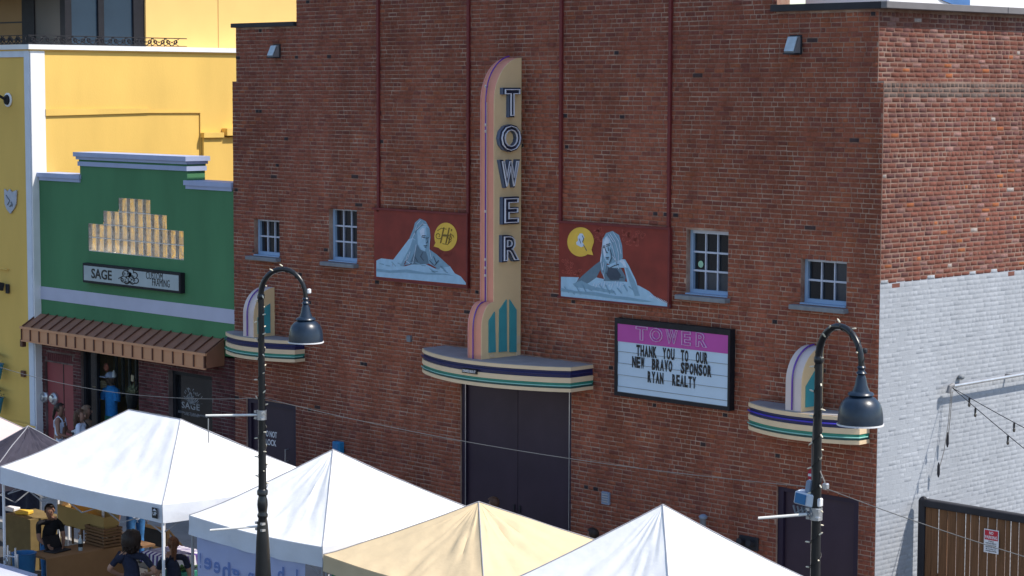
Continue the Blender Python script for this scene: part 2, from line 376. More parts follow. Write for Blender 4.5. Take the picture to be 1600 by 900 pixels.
def lay_bricks(u0, u1, z0, z1, holes, kind, course=.07, pitch=.188, hk=5, joint=.011, wob=.0025, ends=None):
    """list of (u_lo, u_hi, z_lo, z_hi, proud, colour)"""
    out = []
    for r in range(int(round(z0/course)), int(round(z1/course))):
        zl = r*course; zh = zl+course; zc = (zl+zh)/2
        header = (r % 7 == hk); p = pitch*.54 if header else pitch
        a, b = (u0, u1) if ends is None else ends(zc)
        cuts = sorted([(h[0], h[1]) for h in holes if h[2] < zc < h[3]])
        spans = []; s = a
        for c in cuts:
            if c[0] > s: spans.append((s, min(c[0], b)))
            s = max(s, c[1])
        if s < b: spans.append((s, b))
        off = (r % 2)*p*.5+random.uniform(-.025, .025)+(0 if random.random() < .7 else random.uniform(0, .07))
        for (sa, sb) in spans:
            if sb-sa < .03: continue
            edges = [sa]; x = math.floor((sa-off)/p)*p+off
            while x < sb-.03:
                if x > sa+.03: edges.append(x+random.uniform(-.012, .012))
                x += p*random.choice((1, 1, 1, 1, 1, 1, .97, 1.03, .53 if not header else 1))
            edges.append(sb)
            for e0, e1 in zip(edges, edges[1:]):
                if e1-e0 < .035: continue
                j = joint*random.uniform(.75, 1.3)
                out.append((e0+j/2, e1-j/2, zl+j/2+random.uniform(-wob, wob), zh-j/2+random.uniform(-wob, wob), random.uniform(.004, .011),
                            front_bricks_colour((e0+e1)/2, zc, kind, header)))
    return out

def brick_mesh(name, bricks, O, U, N, m, parent, sink=.004):
    n = len(bricks); A = np.array([b[:5] for b in bricks]); C = np.array([tuple(b[5]) for b in bricks])
    O, U, N = (np.array(x, float) for x in (O, U, N)); Z = np.array((0, 0, 1.))
    ch = .004; V = np.zeros((n, 8, 3)); ul, uh, zl, zh, pr = A.T
    J = rng.uniform(-.0022, .0022, (n, 4, 2))
    cor = [(ul, zl), (uh, zl), (uh, zh), (ul, zh)]; sg = [(1, 1), (-1, 1), (-1, -1), (1, -1)]
    for i, ((u, z), (su, sz)) in enumerate(zip(cor, sg)):
        V[:, i] = O+np.outer(u, U)+np.outer(z, Z)-N*sink
        V[:, 4+i] = O+np.outer(u+su*ch+J[:, i, 0], U)+np.outer(z+sz*ch+J[:, i, 1], Z)+np.outer(pr, N)
    F = np.array([(4, 5, 6, 7), (0, 1, 5, 4), (1, 2, 6, 5), (2, 3, 7, 6), (3, 0, 4, 7)])
    if np.dot(np.cross(U, Z), N) < 0: F = F[:, ::-1]
    faces = (F[None]+(np.arange(n)*8)[:, None, None]).reshape(-1, 4)
    me = bpy.data.meshes.new(name)
    org = np.array(WORLD[parent.name]) if parent is not None else np.zeros(3)
    me.vertices.add(n*8); me.vertices.foreach_set('co', (V.reshape(-1, 3)-org).ravel())
    me.loops.add(n*20); me.loops.foreach_set('vertex_index', faces.ravel().astype(np.int32))
    me.polygons.add(n*5); me.polygons.foreach_set('loop_start', np.arange(0, n*20, 4, dtype=np.int32))
    me.update(calc_edges=True)
    at = me.attributes.new('tint', 'FLOAT_COLOR', 'FACE')
    at.data.foreach_set('color', np.repeat(np.c_[C, np.ones(n)], 5, axis=0).ravel().astype(np.float32))
    me.materials.append(m)
    o = bpy.data.objects.new(name, me); COL.objects.link(o); WORLD[o.name] = Vector(org)
    if parent is not None: o.parent = parent
    return o

BRICKMESH = {}
def single_bricks(bricks, O, U, N, m, parent, key):
    """one object per brick; the meshes (a unit brick in a dozen tints) are shared"""
    O, U, N = Vector(O), Vector(U), Vector(N)
    for (ul, uh, zl, zh, pr, c) in bricks:
        q = tuple(round(x*45)/45 if x < .08 else round(x*25)/25 for x in c); k = (key, q)
        if k not in BRICKMESH:
            i = .03; k2 = .07
            vs = [(-.5, 0, -.5), (.5, 0, -.5), (.5, 0, .5), (-.5, 0, .5), (-.5+i, 1, -.5+k2), (.5-i, 1, -.5+k2), (.5-i, 1, .5-k2), (-.5+i, 1, .5-k2)]
            fs = [(4, 5, 6, 7), (0, 1, 5, 4), (1, 2, 6, 5), (2, 3, 7, 6), (3, 0, 4, 7)]
            Q = [U*x+N*y+ZZ*z for x, y, z in vs]
            if U.cross(ZZ).dot(N) < 0: fs = [f[::-1] for f in fs]
            me = bpy.data.meshes.new('brick'); me.from_pydata(Q, [], fs); me.materials.append(m)
            at = me.attributes.new('tint', 'FLOAT_COLOR', 'FACE')
            for d in at.data: d.color = (*c, 1)
            BRICKMESH[k] = me
        o = bpy.data.objects.new('brick', BRICKMESH[k]); COL.objects.link(o); o.parent = parent
        o.location = O+U*((ul+uh)/2)+ZZ*((zl+zh)/2)-N*.004-WORLD[parent.name]
        s = Vector((1, 1, 1)); L = uh-ul; D = pr+.004
        o.scale = (abs(U.x)*L+abs(N.x)*D, abs(U.y)*L+abs(N.y)*D, zh-zl)

def wall_sheet(mb, regions, holes, O, U, N, depth=.14, back=None):
    """front face split round the openings, with their reveals; regions: (u0,u1,z0,z1)"""
    O, U, N = Vector(O), Vector(U), Vector(N); P = lambda u, z, d=0: O+U*u+ZZ*z-N*d
    for (u0, u1, z0, z1) in regions:
        us = sorted({u0, u1, *[x for h in holes for x in h[:2] if u0 < x < u1]}); zs = sorted({z0, z1, *[x for h in holes for x in h[2:4] if z0 < x < z1]})
        for a, b in zip(us, us[1:]):
            for c, d in zip(zs, zs[1:]):
                if any(h[0] <= (a+b)/2 <= h[1] and h[2] <= (c+d)/2 <= h[3] for h in holes): continue
                q = [P(a, c), P(b, c), P(b, d), P(a, d)]
                if U.cross(ZZ).dot(N) < 0: q.reverse()
                mb.add(q, [(0, 1, 2, 3)])
    for h in holes:
        a, b, c, d = h[:4]
        mb.add([P(a, c), P(a, d), P(a, d, depth), P(a, c, depth)], [(0, 1, 2, 3)]); mb.add([P(b, c), P(b, d), P(b, d, depth), P(b, c, depth)], [(3, 2, 1, 0)])
        mb.add([P(a, d), P(b, d), P(b, d, depth), P(a, d, depth)], [(0, 1, 2, 3)]); mb.add([P(a, c), P(b, c), P(b, c, depth), P(a, c, depth)], [(3, 2, 1, 0)])
    return mb

def px_area(b, O, U):
    O, U = Vector(O), Vector(U)
    p = pj(O+U*b[0]+ZZ*b[2]); q = pj(O+U*b[1]+ZZ*b[3])
    return abs(q[0]-p[0])*abs(q[1]-p[1]), (p[0]+q[0])/2, (p[1]+q[1])/2

# ================================================================== GROUND
MB().add([(-400, -400, 0), (400, -400, 0), (400, 400, 0), (-400, 400, 0)], [(0, 1, 2, 3)]).build('street', M_ASPH)['kind'] = 'structure'
mb = MB(); x = -40.0
while x < 0:                                            # pavement slabs with joints
    for j in range(2): mb.obox((x+.74, -.86-1.75*j, .06), 1.47, 1.74, .12, chamf=.008)
    x += 1.48
mb.build('pavement', M_WALK)['kind'] = 'structure'
MB().box((-40, -3.66, 0), (60, -3.5, .125)).build('kerb', M_WALK)['kind'] = 'structure'
MB().add([(.02, -3.49, .05), (60, -3.49, .05), (60, 60, .05), (.02, 60, .05)], [(0, 1, 2, 3)]).build('parking_lot', M_LOT)['kind'] = 'structure'
MB().add([(-60, -24, .004), (60, -24, .004), (60, -23.88, .004), (-60, -23.88, .004)], [(0, 1, 2, 3)]).build('road_line', M_WLET)['kind'] = 'structure'

# ================================================================== THEATRE BUILDING
TH = thing('theatre_building', 'red brick theatre with small white-barred windows, purple-black doors and white-painted lower side wall', 'theatre', (-7.4, .2, 0))
FH = [(-14.154, -13.40, 5.07, 5.765), (-11.98, -11.213, 5.09, 6.055), (-3.563, -2.747, 5.085, 6.06), (-1.387, -.578, 5.095, 5.762)]
FD = [(-14.43, -12.96, .12, 2.376), (-8.54, -5.953, .12, 3.40), (-1.769, -.299, .12, 2.41)]
mb = MB(); wall_sheet(mb, [(-14.78, 0, 0, 8.28), (-14.66, -.1, 8.28, 9.27), (-12.87, -1.9, 9.27, 10.6)], FH+FD, (0, 0, 0), XX, -YY, .19)
mb.box((-14.78, .004, 0), (-14.70, .16, 8.28)); mb.box((-14.66, .004, 8.28), (-14.60, .16, 9.27)); mb.box((-12.87, .004, 9.28), (-12.8, .30, 10.6)); mb.box((-1.97, .004, 9.28), (-1.9, .30, 10.6))
FW = mb.build('front_wall', M_MORT, TH)
mb = MB(); mb.add([(0, 0, 0), (0, 14, 0), (0, 14, 8.28), (0, 0, 8.28)], [(0, 1, 2, 3)]); mb.add([(-.1, 0, 8.28), (-.1, 14, 8.28), (-.1, 14, 9.28), (-.1, 0, 9.28)], [(0, 1, 2, 3)]); mb.add([(-.1, 0, 8.28), (0, 0, 8.28), (0, 14, 8.28), (-.1, 14, 8.28)], [(0, 1, 2, 3)])
# paint line at 5.48
mb = MB(); mb.add([(0, 0, 5.48), (0, 14, 5.48), (0, 14, 8.28), (0, 0, 8.28)], [(0, 1, 2, 3)]); mb.add([(-.1, 0, 8.28), (-.1, 14, 8.28), (-.1, 14, 9.28), (-.1, 0, 9.28)], [(0, 1, 2, 3)]); mb.add([(-.1, 0, 8.28), (0, 0, 8.28), (0, 14, 8.28), (-.1, 14, 8.28)], [(0, 1, 2, 3)])
SW = mb.build('side_wall', M_MORT_S, TH)
PW = MB().add([(0, 0, 0), (0, 14, 0), (0, 14, 5.48), (0, 0, 5.48)], [(0, 1, 2, 3)]).build('painted_side_wall', M_MORT_P, TH)
PW['label'] = 'lower side wall painted pale blue-grey'
mb = MB(); mb.box((-14.77, .205, 0), (-.015, 14, 8.26)); mb.box((-14.65, .205, 8.262), (-.115, 14, 9.1)); mb.box((-12.8, .205, 9.1), (-1.98, .33, 10.55))
mb.build('inner_shell', M_MORT, TH)
ends_f = lambda z: (-14.78, -.002) if z < 8.28 else ((-14.66, -.102) if z < 9.27 else (-12.87, -1.9))
fb = lay_bricks(-14.78, 0, 0.14, 10.6, FH+FD, 'front', ends=ends_f)
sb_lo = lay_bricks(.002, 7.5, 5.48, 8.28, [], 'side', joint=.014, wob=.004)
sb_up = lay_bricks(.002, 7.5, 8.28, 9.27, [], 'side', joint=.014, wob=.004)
pb = lay_bricks(.002, 7.5, .07, 5.48, [], 'paint', joint=.005, wob=.004)
pb = [(a, b, c, d, p*.12, k) for a, b, c, d, p, k in pb]
sb_lo = [(a, b, c, d, p*.4, k) for a, b, c, d, p, k in sb_lo]; sb_up = [(a, b, c, d, p*.4, k) for a, b, c, d, p, k in sb_up]
# ragged edge of the white paint
sb_lo = [(a, b, c, d, p, Vector((.33, .352, .388)) if c < 5.5 and random.random() < .12 else k) for a, b, c, d, p, k in sb_lo]
pb = [(a, b, c, d, p, Vector((.165, .07, .055)) if d > 5.42 and random.random() < .10 else k) for a, b, c, d, p, k in pb]
# the 300 bricks that show largest are objects of their own
HIDE = [(1215, 1380, 500, 705), (1165, 1290, 540, 700), (960, 1145, 500, 640)]
cand = []
for tagk, lst, O, U in (('f', fb, (0, 0, 0), XX), ('s', sb_lo, (0, 0, 0), YY), ('u', sb_up, (-.1, 0, 0), YY), ('p', pb, (0, 0, 0), YY)):
    for i, b in enumerate(lst):
        A, px, py = px_area(b, O, U)
        if 3 < px < 1597 and 3 < py < 800 and not any(h[0] < px < h[1] and h[2] < py < h[3] for h in HIDE): cand.append((A, tagk, i))
cand.sort(reverse=True); pick = {k: set() for k in 'fsup'}
for A, k, i in cand[:300]: pick[k].add(i)
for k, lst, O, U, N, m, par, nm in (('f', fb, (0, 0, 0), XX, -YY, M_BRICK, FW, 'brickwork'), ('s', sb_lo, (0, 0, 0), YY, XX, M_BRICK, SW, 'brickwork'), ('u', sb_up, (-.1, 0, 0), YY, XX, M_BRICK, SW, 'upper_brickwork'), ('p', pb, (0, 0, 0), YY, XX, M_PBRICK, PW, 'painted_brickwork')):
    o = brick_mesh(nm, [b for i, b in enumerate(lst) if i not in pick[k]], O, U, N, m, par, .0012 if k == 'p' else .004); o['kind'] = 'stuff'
    single_bricks([lst[i] for i in sorted(pick[k])], O, U, N, m, par, k)
# copings
mb = MB(); mb.box((-1.97, -.06, 9.275), (-.035, .2, 9.37)); mb.build('front_coping', M_CHAR, TH)
mb = MB(); y = -.06
for k in range(5): mb.obox((-.08, y+1.5, 9.325), .29, 2.99, .095, chamf=.006); y += 3.0
mb.build('side_coping', M_COPING, TH)
MB().box((-14.74, -.06, 9.272), (-12.88, .2, 9.35)).build('front_coping', M_CHAR, TH)
# windows
for wi, (a, b, c, d) in enumerate(FH):
    rows = 2 if d-c < .8 else 3; y0 = .09; fw = .055
    mb = MB(); mb.box((a, y0, c), (a+fw, y0+.09, d)); mb.box((b-fw, y0, c), (b, y0+.09, d)); mb.box((a+fw, y0, c), (b-fw, y0+.085, c+.075)); mb.box((a+fw, y0, d-fw), (b-fw, y0+.085, d))
    w = mb.build('window', M_WFR, TH)
    if wi == 2: w['label'] = 'window with a round pale green sticker on its left middle pane'
    mb = MB(); mb.obox(((a+b)/2-.04, -.025, c-.045), b-a+.17, .20, .068, chamf=.006); mb.build('window_sill', M_SILL, w)
    mb = MB(); mb.prism([(a+.0, y0-.003, c+.0), (b, y0-.003, c), (b, -.02, c-.001), (a, -.02, c-.001)], (0, 0, .02)); mb.build('sill_slope', M_WFR, w)
    x0, x1, z0, z1 = a+fw, b-fw, c+.075, d-fw; pw = (x1-x0)/3; ph = (z1-z0)/rows
    mb = MB()
    for k in (1, 2): mb.box((x0+pw*k-.010, y0+.012, z0), (x0+pw*k+.010, y0+.045, z1))
    for k in range(1, rows): mb.box((x0, y0+.015, z0+ph*k-.014), (x1, y0+.042, z0+ph*k+.014))
    mb.box((x0, y0-.004, z1-.0), (x1, y0+.05, z1+.05)); mb.build('glazing_bars', M_WSASH, w)
    for r in range(rows):
        for k in range(3):
            t = random.uniform(-.006, .006); s2 = random.uniform(-.006, .006)
            q = [(x0+pw*k, y0+.05+t, z0+ph*r), (x0+pw*(k+1), y0+.05-t, z0+ph*r+0), (x0+pw*(k+1), y0+.05-t+s2, z0+ph*(r+1)), (x0+pw*k, y0+.05+t+s2, z0+ph*(r+1))]
            MB().prism(q, (0, .006, 0)).build('pane', M_GLASS2 if (wi, r, k) in ((1, 0, 1), (1, 0, 2), (2, 0, 1), (2, 0, 2), (3, 1, 2), (3, 0, 2)) else M_GLASS, w)
    if wi == 2:
        P = onY(1093, 413, .1); MB().lathe([(.052, 0), (.052, .004)], (P.x, .132, P.z), 14, M=Matrix.Rotation(R(90), 3, 'X')).build('round_sticker', mat('pale_green_sticker', (.30, .52, .38), .6), w)
# doors
def door(h, label, seam=True, lines=False):
    a, b, c, d = h; mb = MB(); f = .10
    mb.box((a, .03, c), (a+f, .15, d)); mb.box((b-f, .03, c), (b, .15, d)); mb.box((a+f, .03, d-.09), (b-f, .148, d)); fr = mb.build('door_frame', M_DOORF, TH); fr['label'] = label
    m = (a+b)/2
    for (s, e) in ([(a+f, m-.004), (m+.004, b-f)] if seam else [(a+f, b-f)]):
        lf = MB().obox(((s+e)/2, .10, (c+d-.09)/2), e-s, .05, d-.09-c-.01, chamf=.006).build('door_leaf', M_PURP, fr)
    return fr
dl = door(FD[0], 'plain purple-black stage door with white warning lettering', False)
dc = door(FD[1], 'tall purple-black double door below the middle marquee')
dr = door(FD[2], 'purple-black door by the corner behind the right lamp post', False)
for s in (FD[1][0]+.085, FD[1][1]-.075): MB().box((s, .022, .12), (s+.012, .032, 3.38)).build('bright_edge_strip', M_STEEL, dc)
for x in (-7.19, -7.325): MB().box((x, .05, 1.2), (x+.025, .075, 1.33)).build('door_handle', M_CHAR, dc)
mb = MB()
for s, px, py in (('DO NOT', 412, 671), ('BLOCK', 412, 684)):
    P = onY(px, py+10, .075); fit_text(mb, s, (P.x, .074, P.z), XX, ZZ, .40 if s != 'BLOCK' else .38, .115, .003, bold=.02)
mb.build('door_lettering', M_WLET, dl)
P = onY(449, 712, .05); mb = MB(); mb.tube([(P.x, .07, P.z-.1), (P.x, .0, P.z-.1), (P.x, .0, P.z+.12), (P.x, .07, P.z+.12)], .012, 6); mb.build('door_handle', M_STEEL, dl)
# red oxide steel uprights over the posters
for x in (-10.6, -8.33, -6.19, -3.90):
    mb = MB(); mb.box((x-.026, -.05, 6.03), (x+.026, -.005, 10.6))
    for z in (6.9, 7.7, 8.5, 9.3): mb.box((x-.035, -.055, z), (x+.035, -.004, z+.05))
    mb.build('wall_upright', M_RED, TH)
# small ledge bits and anchor plates
for px, py in ((637, 528), (640, 535)): pass
P = onY(641, 529); MB().obox((P.x, -.02, P.z), .10, .06, .11, chamf=.006).build('wall_vent', M_SILL, TH)

# ================================================================== SIGNS AND WALL FITTINGS OF THE THEATRE
def floodlight(px, py, w, h, label, tilt):
    P = onY(px, py); t = thing('floodlight', label, 'floodlight', (P.x, -.01, P.z), 'wedge floodlights on the brick front')
    mb = MB(); mb.obox((P.x, -.02, P.z), w, .035, h, chamf=.006); mb.build('back_plate', M_CHAR, t)
    a, b, c, d = P.z+h*.42, P.z-h*.42, -.05, -.17
    mb = MB(); mb.prism([(P.x-w*.45, -.04, a), (P.x-w*.45, c-.02, a), (P.x-w*.45, d, b), (P.x-w*.45, -.04, b)], (w*.9, 0, 0)); mb.build('housing', M_GREYM, t)
    mb = MB(); mb.prism([(P.x-w*.40, c-.04, a-.01), (P.x+w*.40, c-.04, a-.01), (P.x+w*.40, d-.008, b+.02), (P.x-w*.40, d-.008, b+.02)], (0, -.012, .006)); mb.build('lens', M_FLOOD, t)
    mb = MB(); mb.box((P.x-w*.49, d-.02, b-.02), (P.x+w*.49, -.04, b)); mb.build('visor', M_CHAR, t)
floodlight(1245, 70, .21, .28, 'wedge floodlight high on the brick near the right corner, below the dark coping', 1)
floodlight(434, 80, .19, .25, 'wedge floodlight high on the brick at the left, below the lower left coping', 0)

# ---- blade sign
BX = -7.10
def fp(px, py): p = onX(px, py, BX); return p.y, p.z
y0 = fp(772, 300)[0]; y1 = fp(752.5, 540)[0]; zt = fp(815, 90)[1]; zs = fp(772, 160)[1]; zf = fp(771, 472)[1]; zb = 3.835; zq = fp(753, 515)[1]
x_edge = onY(752, 300, y0).x; TW = BX-x_edge
prof = [(-.012, zb), (y1, zb), (y1, zq)]
for k in range(1, 9): t = k/8*PI/2; prof.append((y0+(y1-y0)*math.cos(t)**.9, zq+(zf-zq)*math.sin(t)))
prof += [(y0, zs)]
for k in range(1, 13): t = k/12*PI/2; prof.append((y0*math.cos(t)-.012*(1-math.cos(t)), zs+(zt-zs)*math.sin(t)))
BL = thing('tower_blade_sign', 'tall cream and salmon fin sign with navy neon letters spelling TOWER down it', 'sign', (BX-TW/2, 0, zb))
mb = MB(); mb.prism([(BX-TW, y, z) for y, z in prof], (TW-.012, 0, 0)); mb.build('salmon_edge', M_PINK, BL)
def inset(pr, d):
    c = Vector((sum(p[0] for p in pr)/len(pr), 0)); return [(y+d if y < -.02 else y, z-d*.6 if z > zs else z) for y, z in pr]
MB().prism([(BX-.012, y, z) for y, z in prof], (.012, 0, 0)).build('cream_face', M_CREAM2, BL)
# purple neon line up the middle of the edge
ln = [p for p in prof[1:-1]]; xm = BX-TW*.5
mb = MB(); mb.tube([(xm-.02, y-.03, z+(.03 if z > zs+.2 else 0)) for y, z in ln], .011, 6); mb.build('neon_tube', M_NEONP, BL, True)
mb = MB()
for py in (135, 195, 205, 330, 405, 418, 430, 545): p = onY(757, py, y0); mb.ball((xm-.02, y0-.03, p.z), .014, .02, .03, 6)
mb.build('tube_support', M_STEEL, BL)
mb = MB(); mb.tube([(xm-.012, y0-.012, zs), (xm-.012, y0-.012, zf)], .007, 5); mb.build('edge_seam', M_LAV, BL)
# lighter return lip on the far side of the edge
MB().prism([(BX-TW-.018, y-.01, z) for y, z in prof[1:]]+[(BX-TW-.018, -.02, zt-.06), (BX-TW-.018, -.02, zb)], (.017, 0, 0)).build('lavender_lip', mat('lavender_lip', (.66, .30, .26), .6), BL)
# teal flutes
for pts in ([(763, 551), (763, 501), (772, 487), (773.5, 550)], [(779, 550), (779.5, 484), (790.5, 468), (791, 549)], [(795.5, 550), (795.5, 468), (806, 484), (806, 550)]):
    MB().prism([(BX+.001, *fp(*p)) for p in pts], (.02, 0, 0)).build('teal_flute', M_TEAL, BL)
for px, py, w, h in ((809, 531, .09, .13), (768, 556, .10, .05), (808, 552, .09, .07)):
    yy, zz = fp(px, py); MB().obox((BX+.01, yy, zz), .02, w, h, chamf=.003).build('access_plate', M_CREAM, BL)
# letters: raised dark channel letters with an inset neon outline
for ch, pa, pb_ in (('T', (786, 183.5), (813.5, 137)), ('O', (780, 238), (815.5, 194)), ('W', (781, 294), (812.5, 249)), ('E', (785.5, 351), (811.5, 307)), ('R', (784.5, 410), (812.5, 366))):
    p = onX(*pa, BX+.075); q = onX(*pb_, BX+.075); w = abs(q.y-p.y); h = q.z-p.z
    mb = MB(); fit_text(mb, ch, (BX+.0, p.y, p.z), YY, ZZ, w, h, .075, bold=.045)
    nface = len(text2d(ch, bold=.045)[1])
    mb.m = [0 if i < nface else 1 for i in range(len(mb.f))]
    le = mb.build('letter', [M_LETF, M_LETS], BL)
    mb = MB(); fit_text(mb, ch, (BX+.077, p.y+w*.075, p.z+h*.045), YY, ZZ, w*.85, h*.91, .012, bold=.012, tube=.017); mb.build('neon_outline', M_NEONW, le, True)

# ---- marquee canopies
def canopy(x0, x1, ztop, dend, dmid, label, group, fin=None, lefty=0):
    t = thing('marquee_canopy', label, 'marquee', ((x0+x1)/2, 0, ztop-.39), group)
    def plan(off):
        pts = [(x0-off*.4, 0), (x0-off*.6, -dend-off*.6)]
        for k in range(1, 24): u = k/24; pts.append((x0+(x1-x0)*u, -dend-(dmid-dend)*math.sin(u*PI)**.8-off))
        return pts+[(x1+off*.6, -dend-off*.6), (x1+off*.4, 0)]
    bands = [('cream_band', M_CREAM, .0, .055, 0), ('navy_band', M_NAVY, .055, .165, -.03), ('cream_band', M_CREAM, .165, .245, 0), ('green_band', M_GRN, .245, .29, -.02), ('dark_green_band', M_DGRN, .29, .335, -.025), ('cream_band', M_CREAM, .335, .39, 0)]
    for nm, m, a, b, off in bands:
        MB().prism([(x, y, ztop-b) for x, y in plan(off)], (0, 0, b-a)).build(nm, m, t)
    MB().prism([(x, y, ztop+.001) for x, y in plan(-.025)], (0, 0, .008)).build('roof_sheet', M_TOP, t)
    mb = MB(); mb.tube([(x, y-.012, ztop-.292) for x, y in plan(0.0)[1:-1]]+[(x1+.012, -.06, ztop-.292)], .010, 6); mb.build('neon_tube', M_NEONG, t, True)
    mb = MB(); mb.tube([(x, y-.006, ztop-.11) for x, y in plan(0.0)[1:-1]]+[(x1+.012, -.06, ztop-.11)], .013, 6); mb.build('neon_tube', mat('blue_neon_tube', (.05, .04, .40), .25, spec=.6) if lefty else M_NAVY, t, True)
    return t
can = canopy(-8.93, -5.47, 3.83, .52, 1.08, 'wide striped marquee canopy under the tall fin sign, over the double door', 'striped marquee canopies')
lc = canopy(-14.74, -12.68, 3.61, .24, .56, 'small striped marquee canopy at the left behind the left lamp post', 'striped marquee canopies')
rc = canopy(-2.13, -.13, 3.61, .24, .56, 'small striped marquee canopy by the right corner behind the right lamp post', 'striped marquee canopies', lefty=1)
P = onY(734, 580, -1.085); pl = MB().box((P.x-.17, -1.10, P.z-.036), (P.x+.17, -1.07, P.z+.036)).build('name_plate', M_INK, can)
mb = MB(); fit_text(mb, 'DRAPES BUR ST', (P.x-.15, -1.1005, P.z-.021), XX, ZZ, .30, .042, .002, bold=.02); mb.build('plate_lettering', M_WLET, pl)
def fin(pxl, pxm, pxr, pyt, xw, label, ins):
    """arched fin standing on a small canopy"""
    zb = 3.62; zt = onY(pxr, pyt).z
    X = xw; yo = onX(pxm, 640 if pxm > 800 else 525, X).y; T = X-onY(pxl, 640 if pxm > 800 else 525, yo).x
    t = thing('marquee_fin', label, 'sign', (X-T/2, 0, zb), 'arched fins on the small marquees')
    pr = [(-.012, zb), (yo, zb), (yo, zb+(zt-zb)*.45)]
    for k in range(1, 11): a = k/10*PI/2; pr.append((yo*math.cos(a)-.012*(1-math.cos(a)), zb+(zt-zb)*(.45+.55*math.sin(a))))
    MB().prism([(X-T, y, z) for y, z in pr], (T-.012, 0, 0)).build('curved_edge', M_LAV, t)
    MB().prism([(X-.012, y, z) for y, z in pr], (.012, 0, 0)).build('cream_face', M_CREAM2, t)
    sc = lambda y, z, s: (y*s-.05, zb+.06+(z-zb)*s*.82)
    MB().prism([(X+.001, *sc(y, z, .74)) for y, z in [(-.10, zb), (yo, zb), (yo, zb+(zt-zb)*.55), (yo*.45, zt*.985), (-.10, zt)]], (.018, 0, 0)).build('teal_inset', M_TEAL, t)
    mb = MB(); mb.tube([(X-T*.55, y-.02, z+.015) for y, z in pr[1:]], .013, 6); mb.build('neon_tube', M_NEONP, t, True)
    mb = MB(); mb.tube([(X-.004, yo-.004, zb), (X-.004, yo-.004, zb+(zt-zb)*.45)], .006, 5); mb.build('corner_seam', M_CREAM, t)
fin(380, 397, 430, 449, onY(430, 500).x, 'arched cream and teal fin on the left small marquee, crossed by the left lamp post', 0)
fin(1227, 1252.5, 1287, 541, onY(1287, 600).x, 'arched cream and teal fin on the right small marquee, crossed by the right lamp post', 0)

# ---- painted posters
def flat(mb, px, Y, th=.003, mi=0, f=None):
    mb.prism([(p.x, Y, p.z) for p in (onY(*(f(*q) if f else q), -.06) for q in px)], (0, -th, 0), mi)
def poster(corn, label, f):
    P = [onY(*c) for c in corn]; x0 = (P[0].x+P[3].x)/2; x1 = (P[1].x+P[2].x)/2; z1 = (P[0].z+P[1].z)/2; z0 = (P[2].z+P[3].z)/2
    t = thing('painted_panel', label, 'painted panel', ((x0+x1)/2, -.03, z0), 'painted panels on the brick front')
    MB().box((x0, -.05, z0), (x1, -.008, z1)).build('red_panel', M_REDP, t)
    mb = MB(); mb.box((x0-.03, -.075, z1), (x1+.035, -.006, z1+.035)); mb.box((x1, -.072, z0-.01), (x1+.035, -.006, z1)); mb.box((x0-.02, -.06, z0-.03), (x1+.03, -.006, z0)); mb.build('edge_trim', M_RED, t)
    return t
f1 = lambda x, y: (570+x/6.43, 320+y/6.43)
f2 = lambda x, y: (860+x/6, 340+y/6)
def circ(c, rx, ry, n=26): return [(c[0]+rx*math.cos(2*PI*k/n), c[1]+ry*math.sin(2*PI*k/n)) for k in range(n)]
def layers(t, f, lst):
    for i, (nm, m, pts) in enumerate(lst):
        mb = MB()
        for p in (pts if isinstance(pts[0][0], (tuple, list)) else [pts]): flat(mb, p, -.0505-.0005*i, .0005, f=f)
        mb.build(nm, m, t)
def strands(f, lines, w, Y):
    mb = MB()
    for L in lines:
        P = [onY(*f(*q), -.06) for q in L]
        for a, b in zip(P, P[1:]):
            d = Vector((b.x-a.x, 0, b.z-a.z)); 
            if d.length < 1e-5: continue
            nrm = Vector((d.z, 0, -d.x)).normalized()*w/2; e = d.normalized()*w*.3
            mb.prism([(a.x+nrm.x-e.x, Y, a.z+nrm.z-e.z), (b.x+nrm.x+e.x, Y, b.z+nrm.z+e.z), (b.x-nrm.x+e.x, Y, b.z-nrm.z+e.z), (a.x-nrm.x-e.x, Y, a.z-nrm.z-e.z)], (0, -.0003, 0))
    return mb
def spiral(c, r, turns=1.3, n=12, s=1, a0=0): return [(c[0]+r*(1-k/n*.75)*math.cos(a0+s*turns*2*PI*k/n), c[1]+r*(1-k/n*.75)*math.sin(a0+s*turns*2*PI*k/n)) for k in range(n+1)]
p1 = poster([(588, 327), (733, 336.5), (733, 447), (588, 435)], 'red panel with a painted downcast blue-grey woman and a yellow bubble reading Hi', f1)
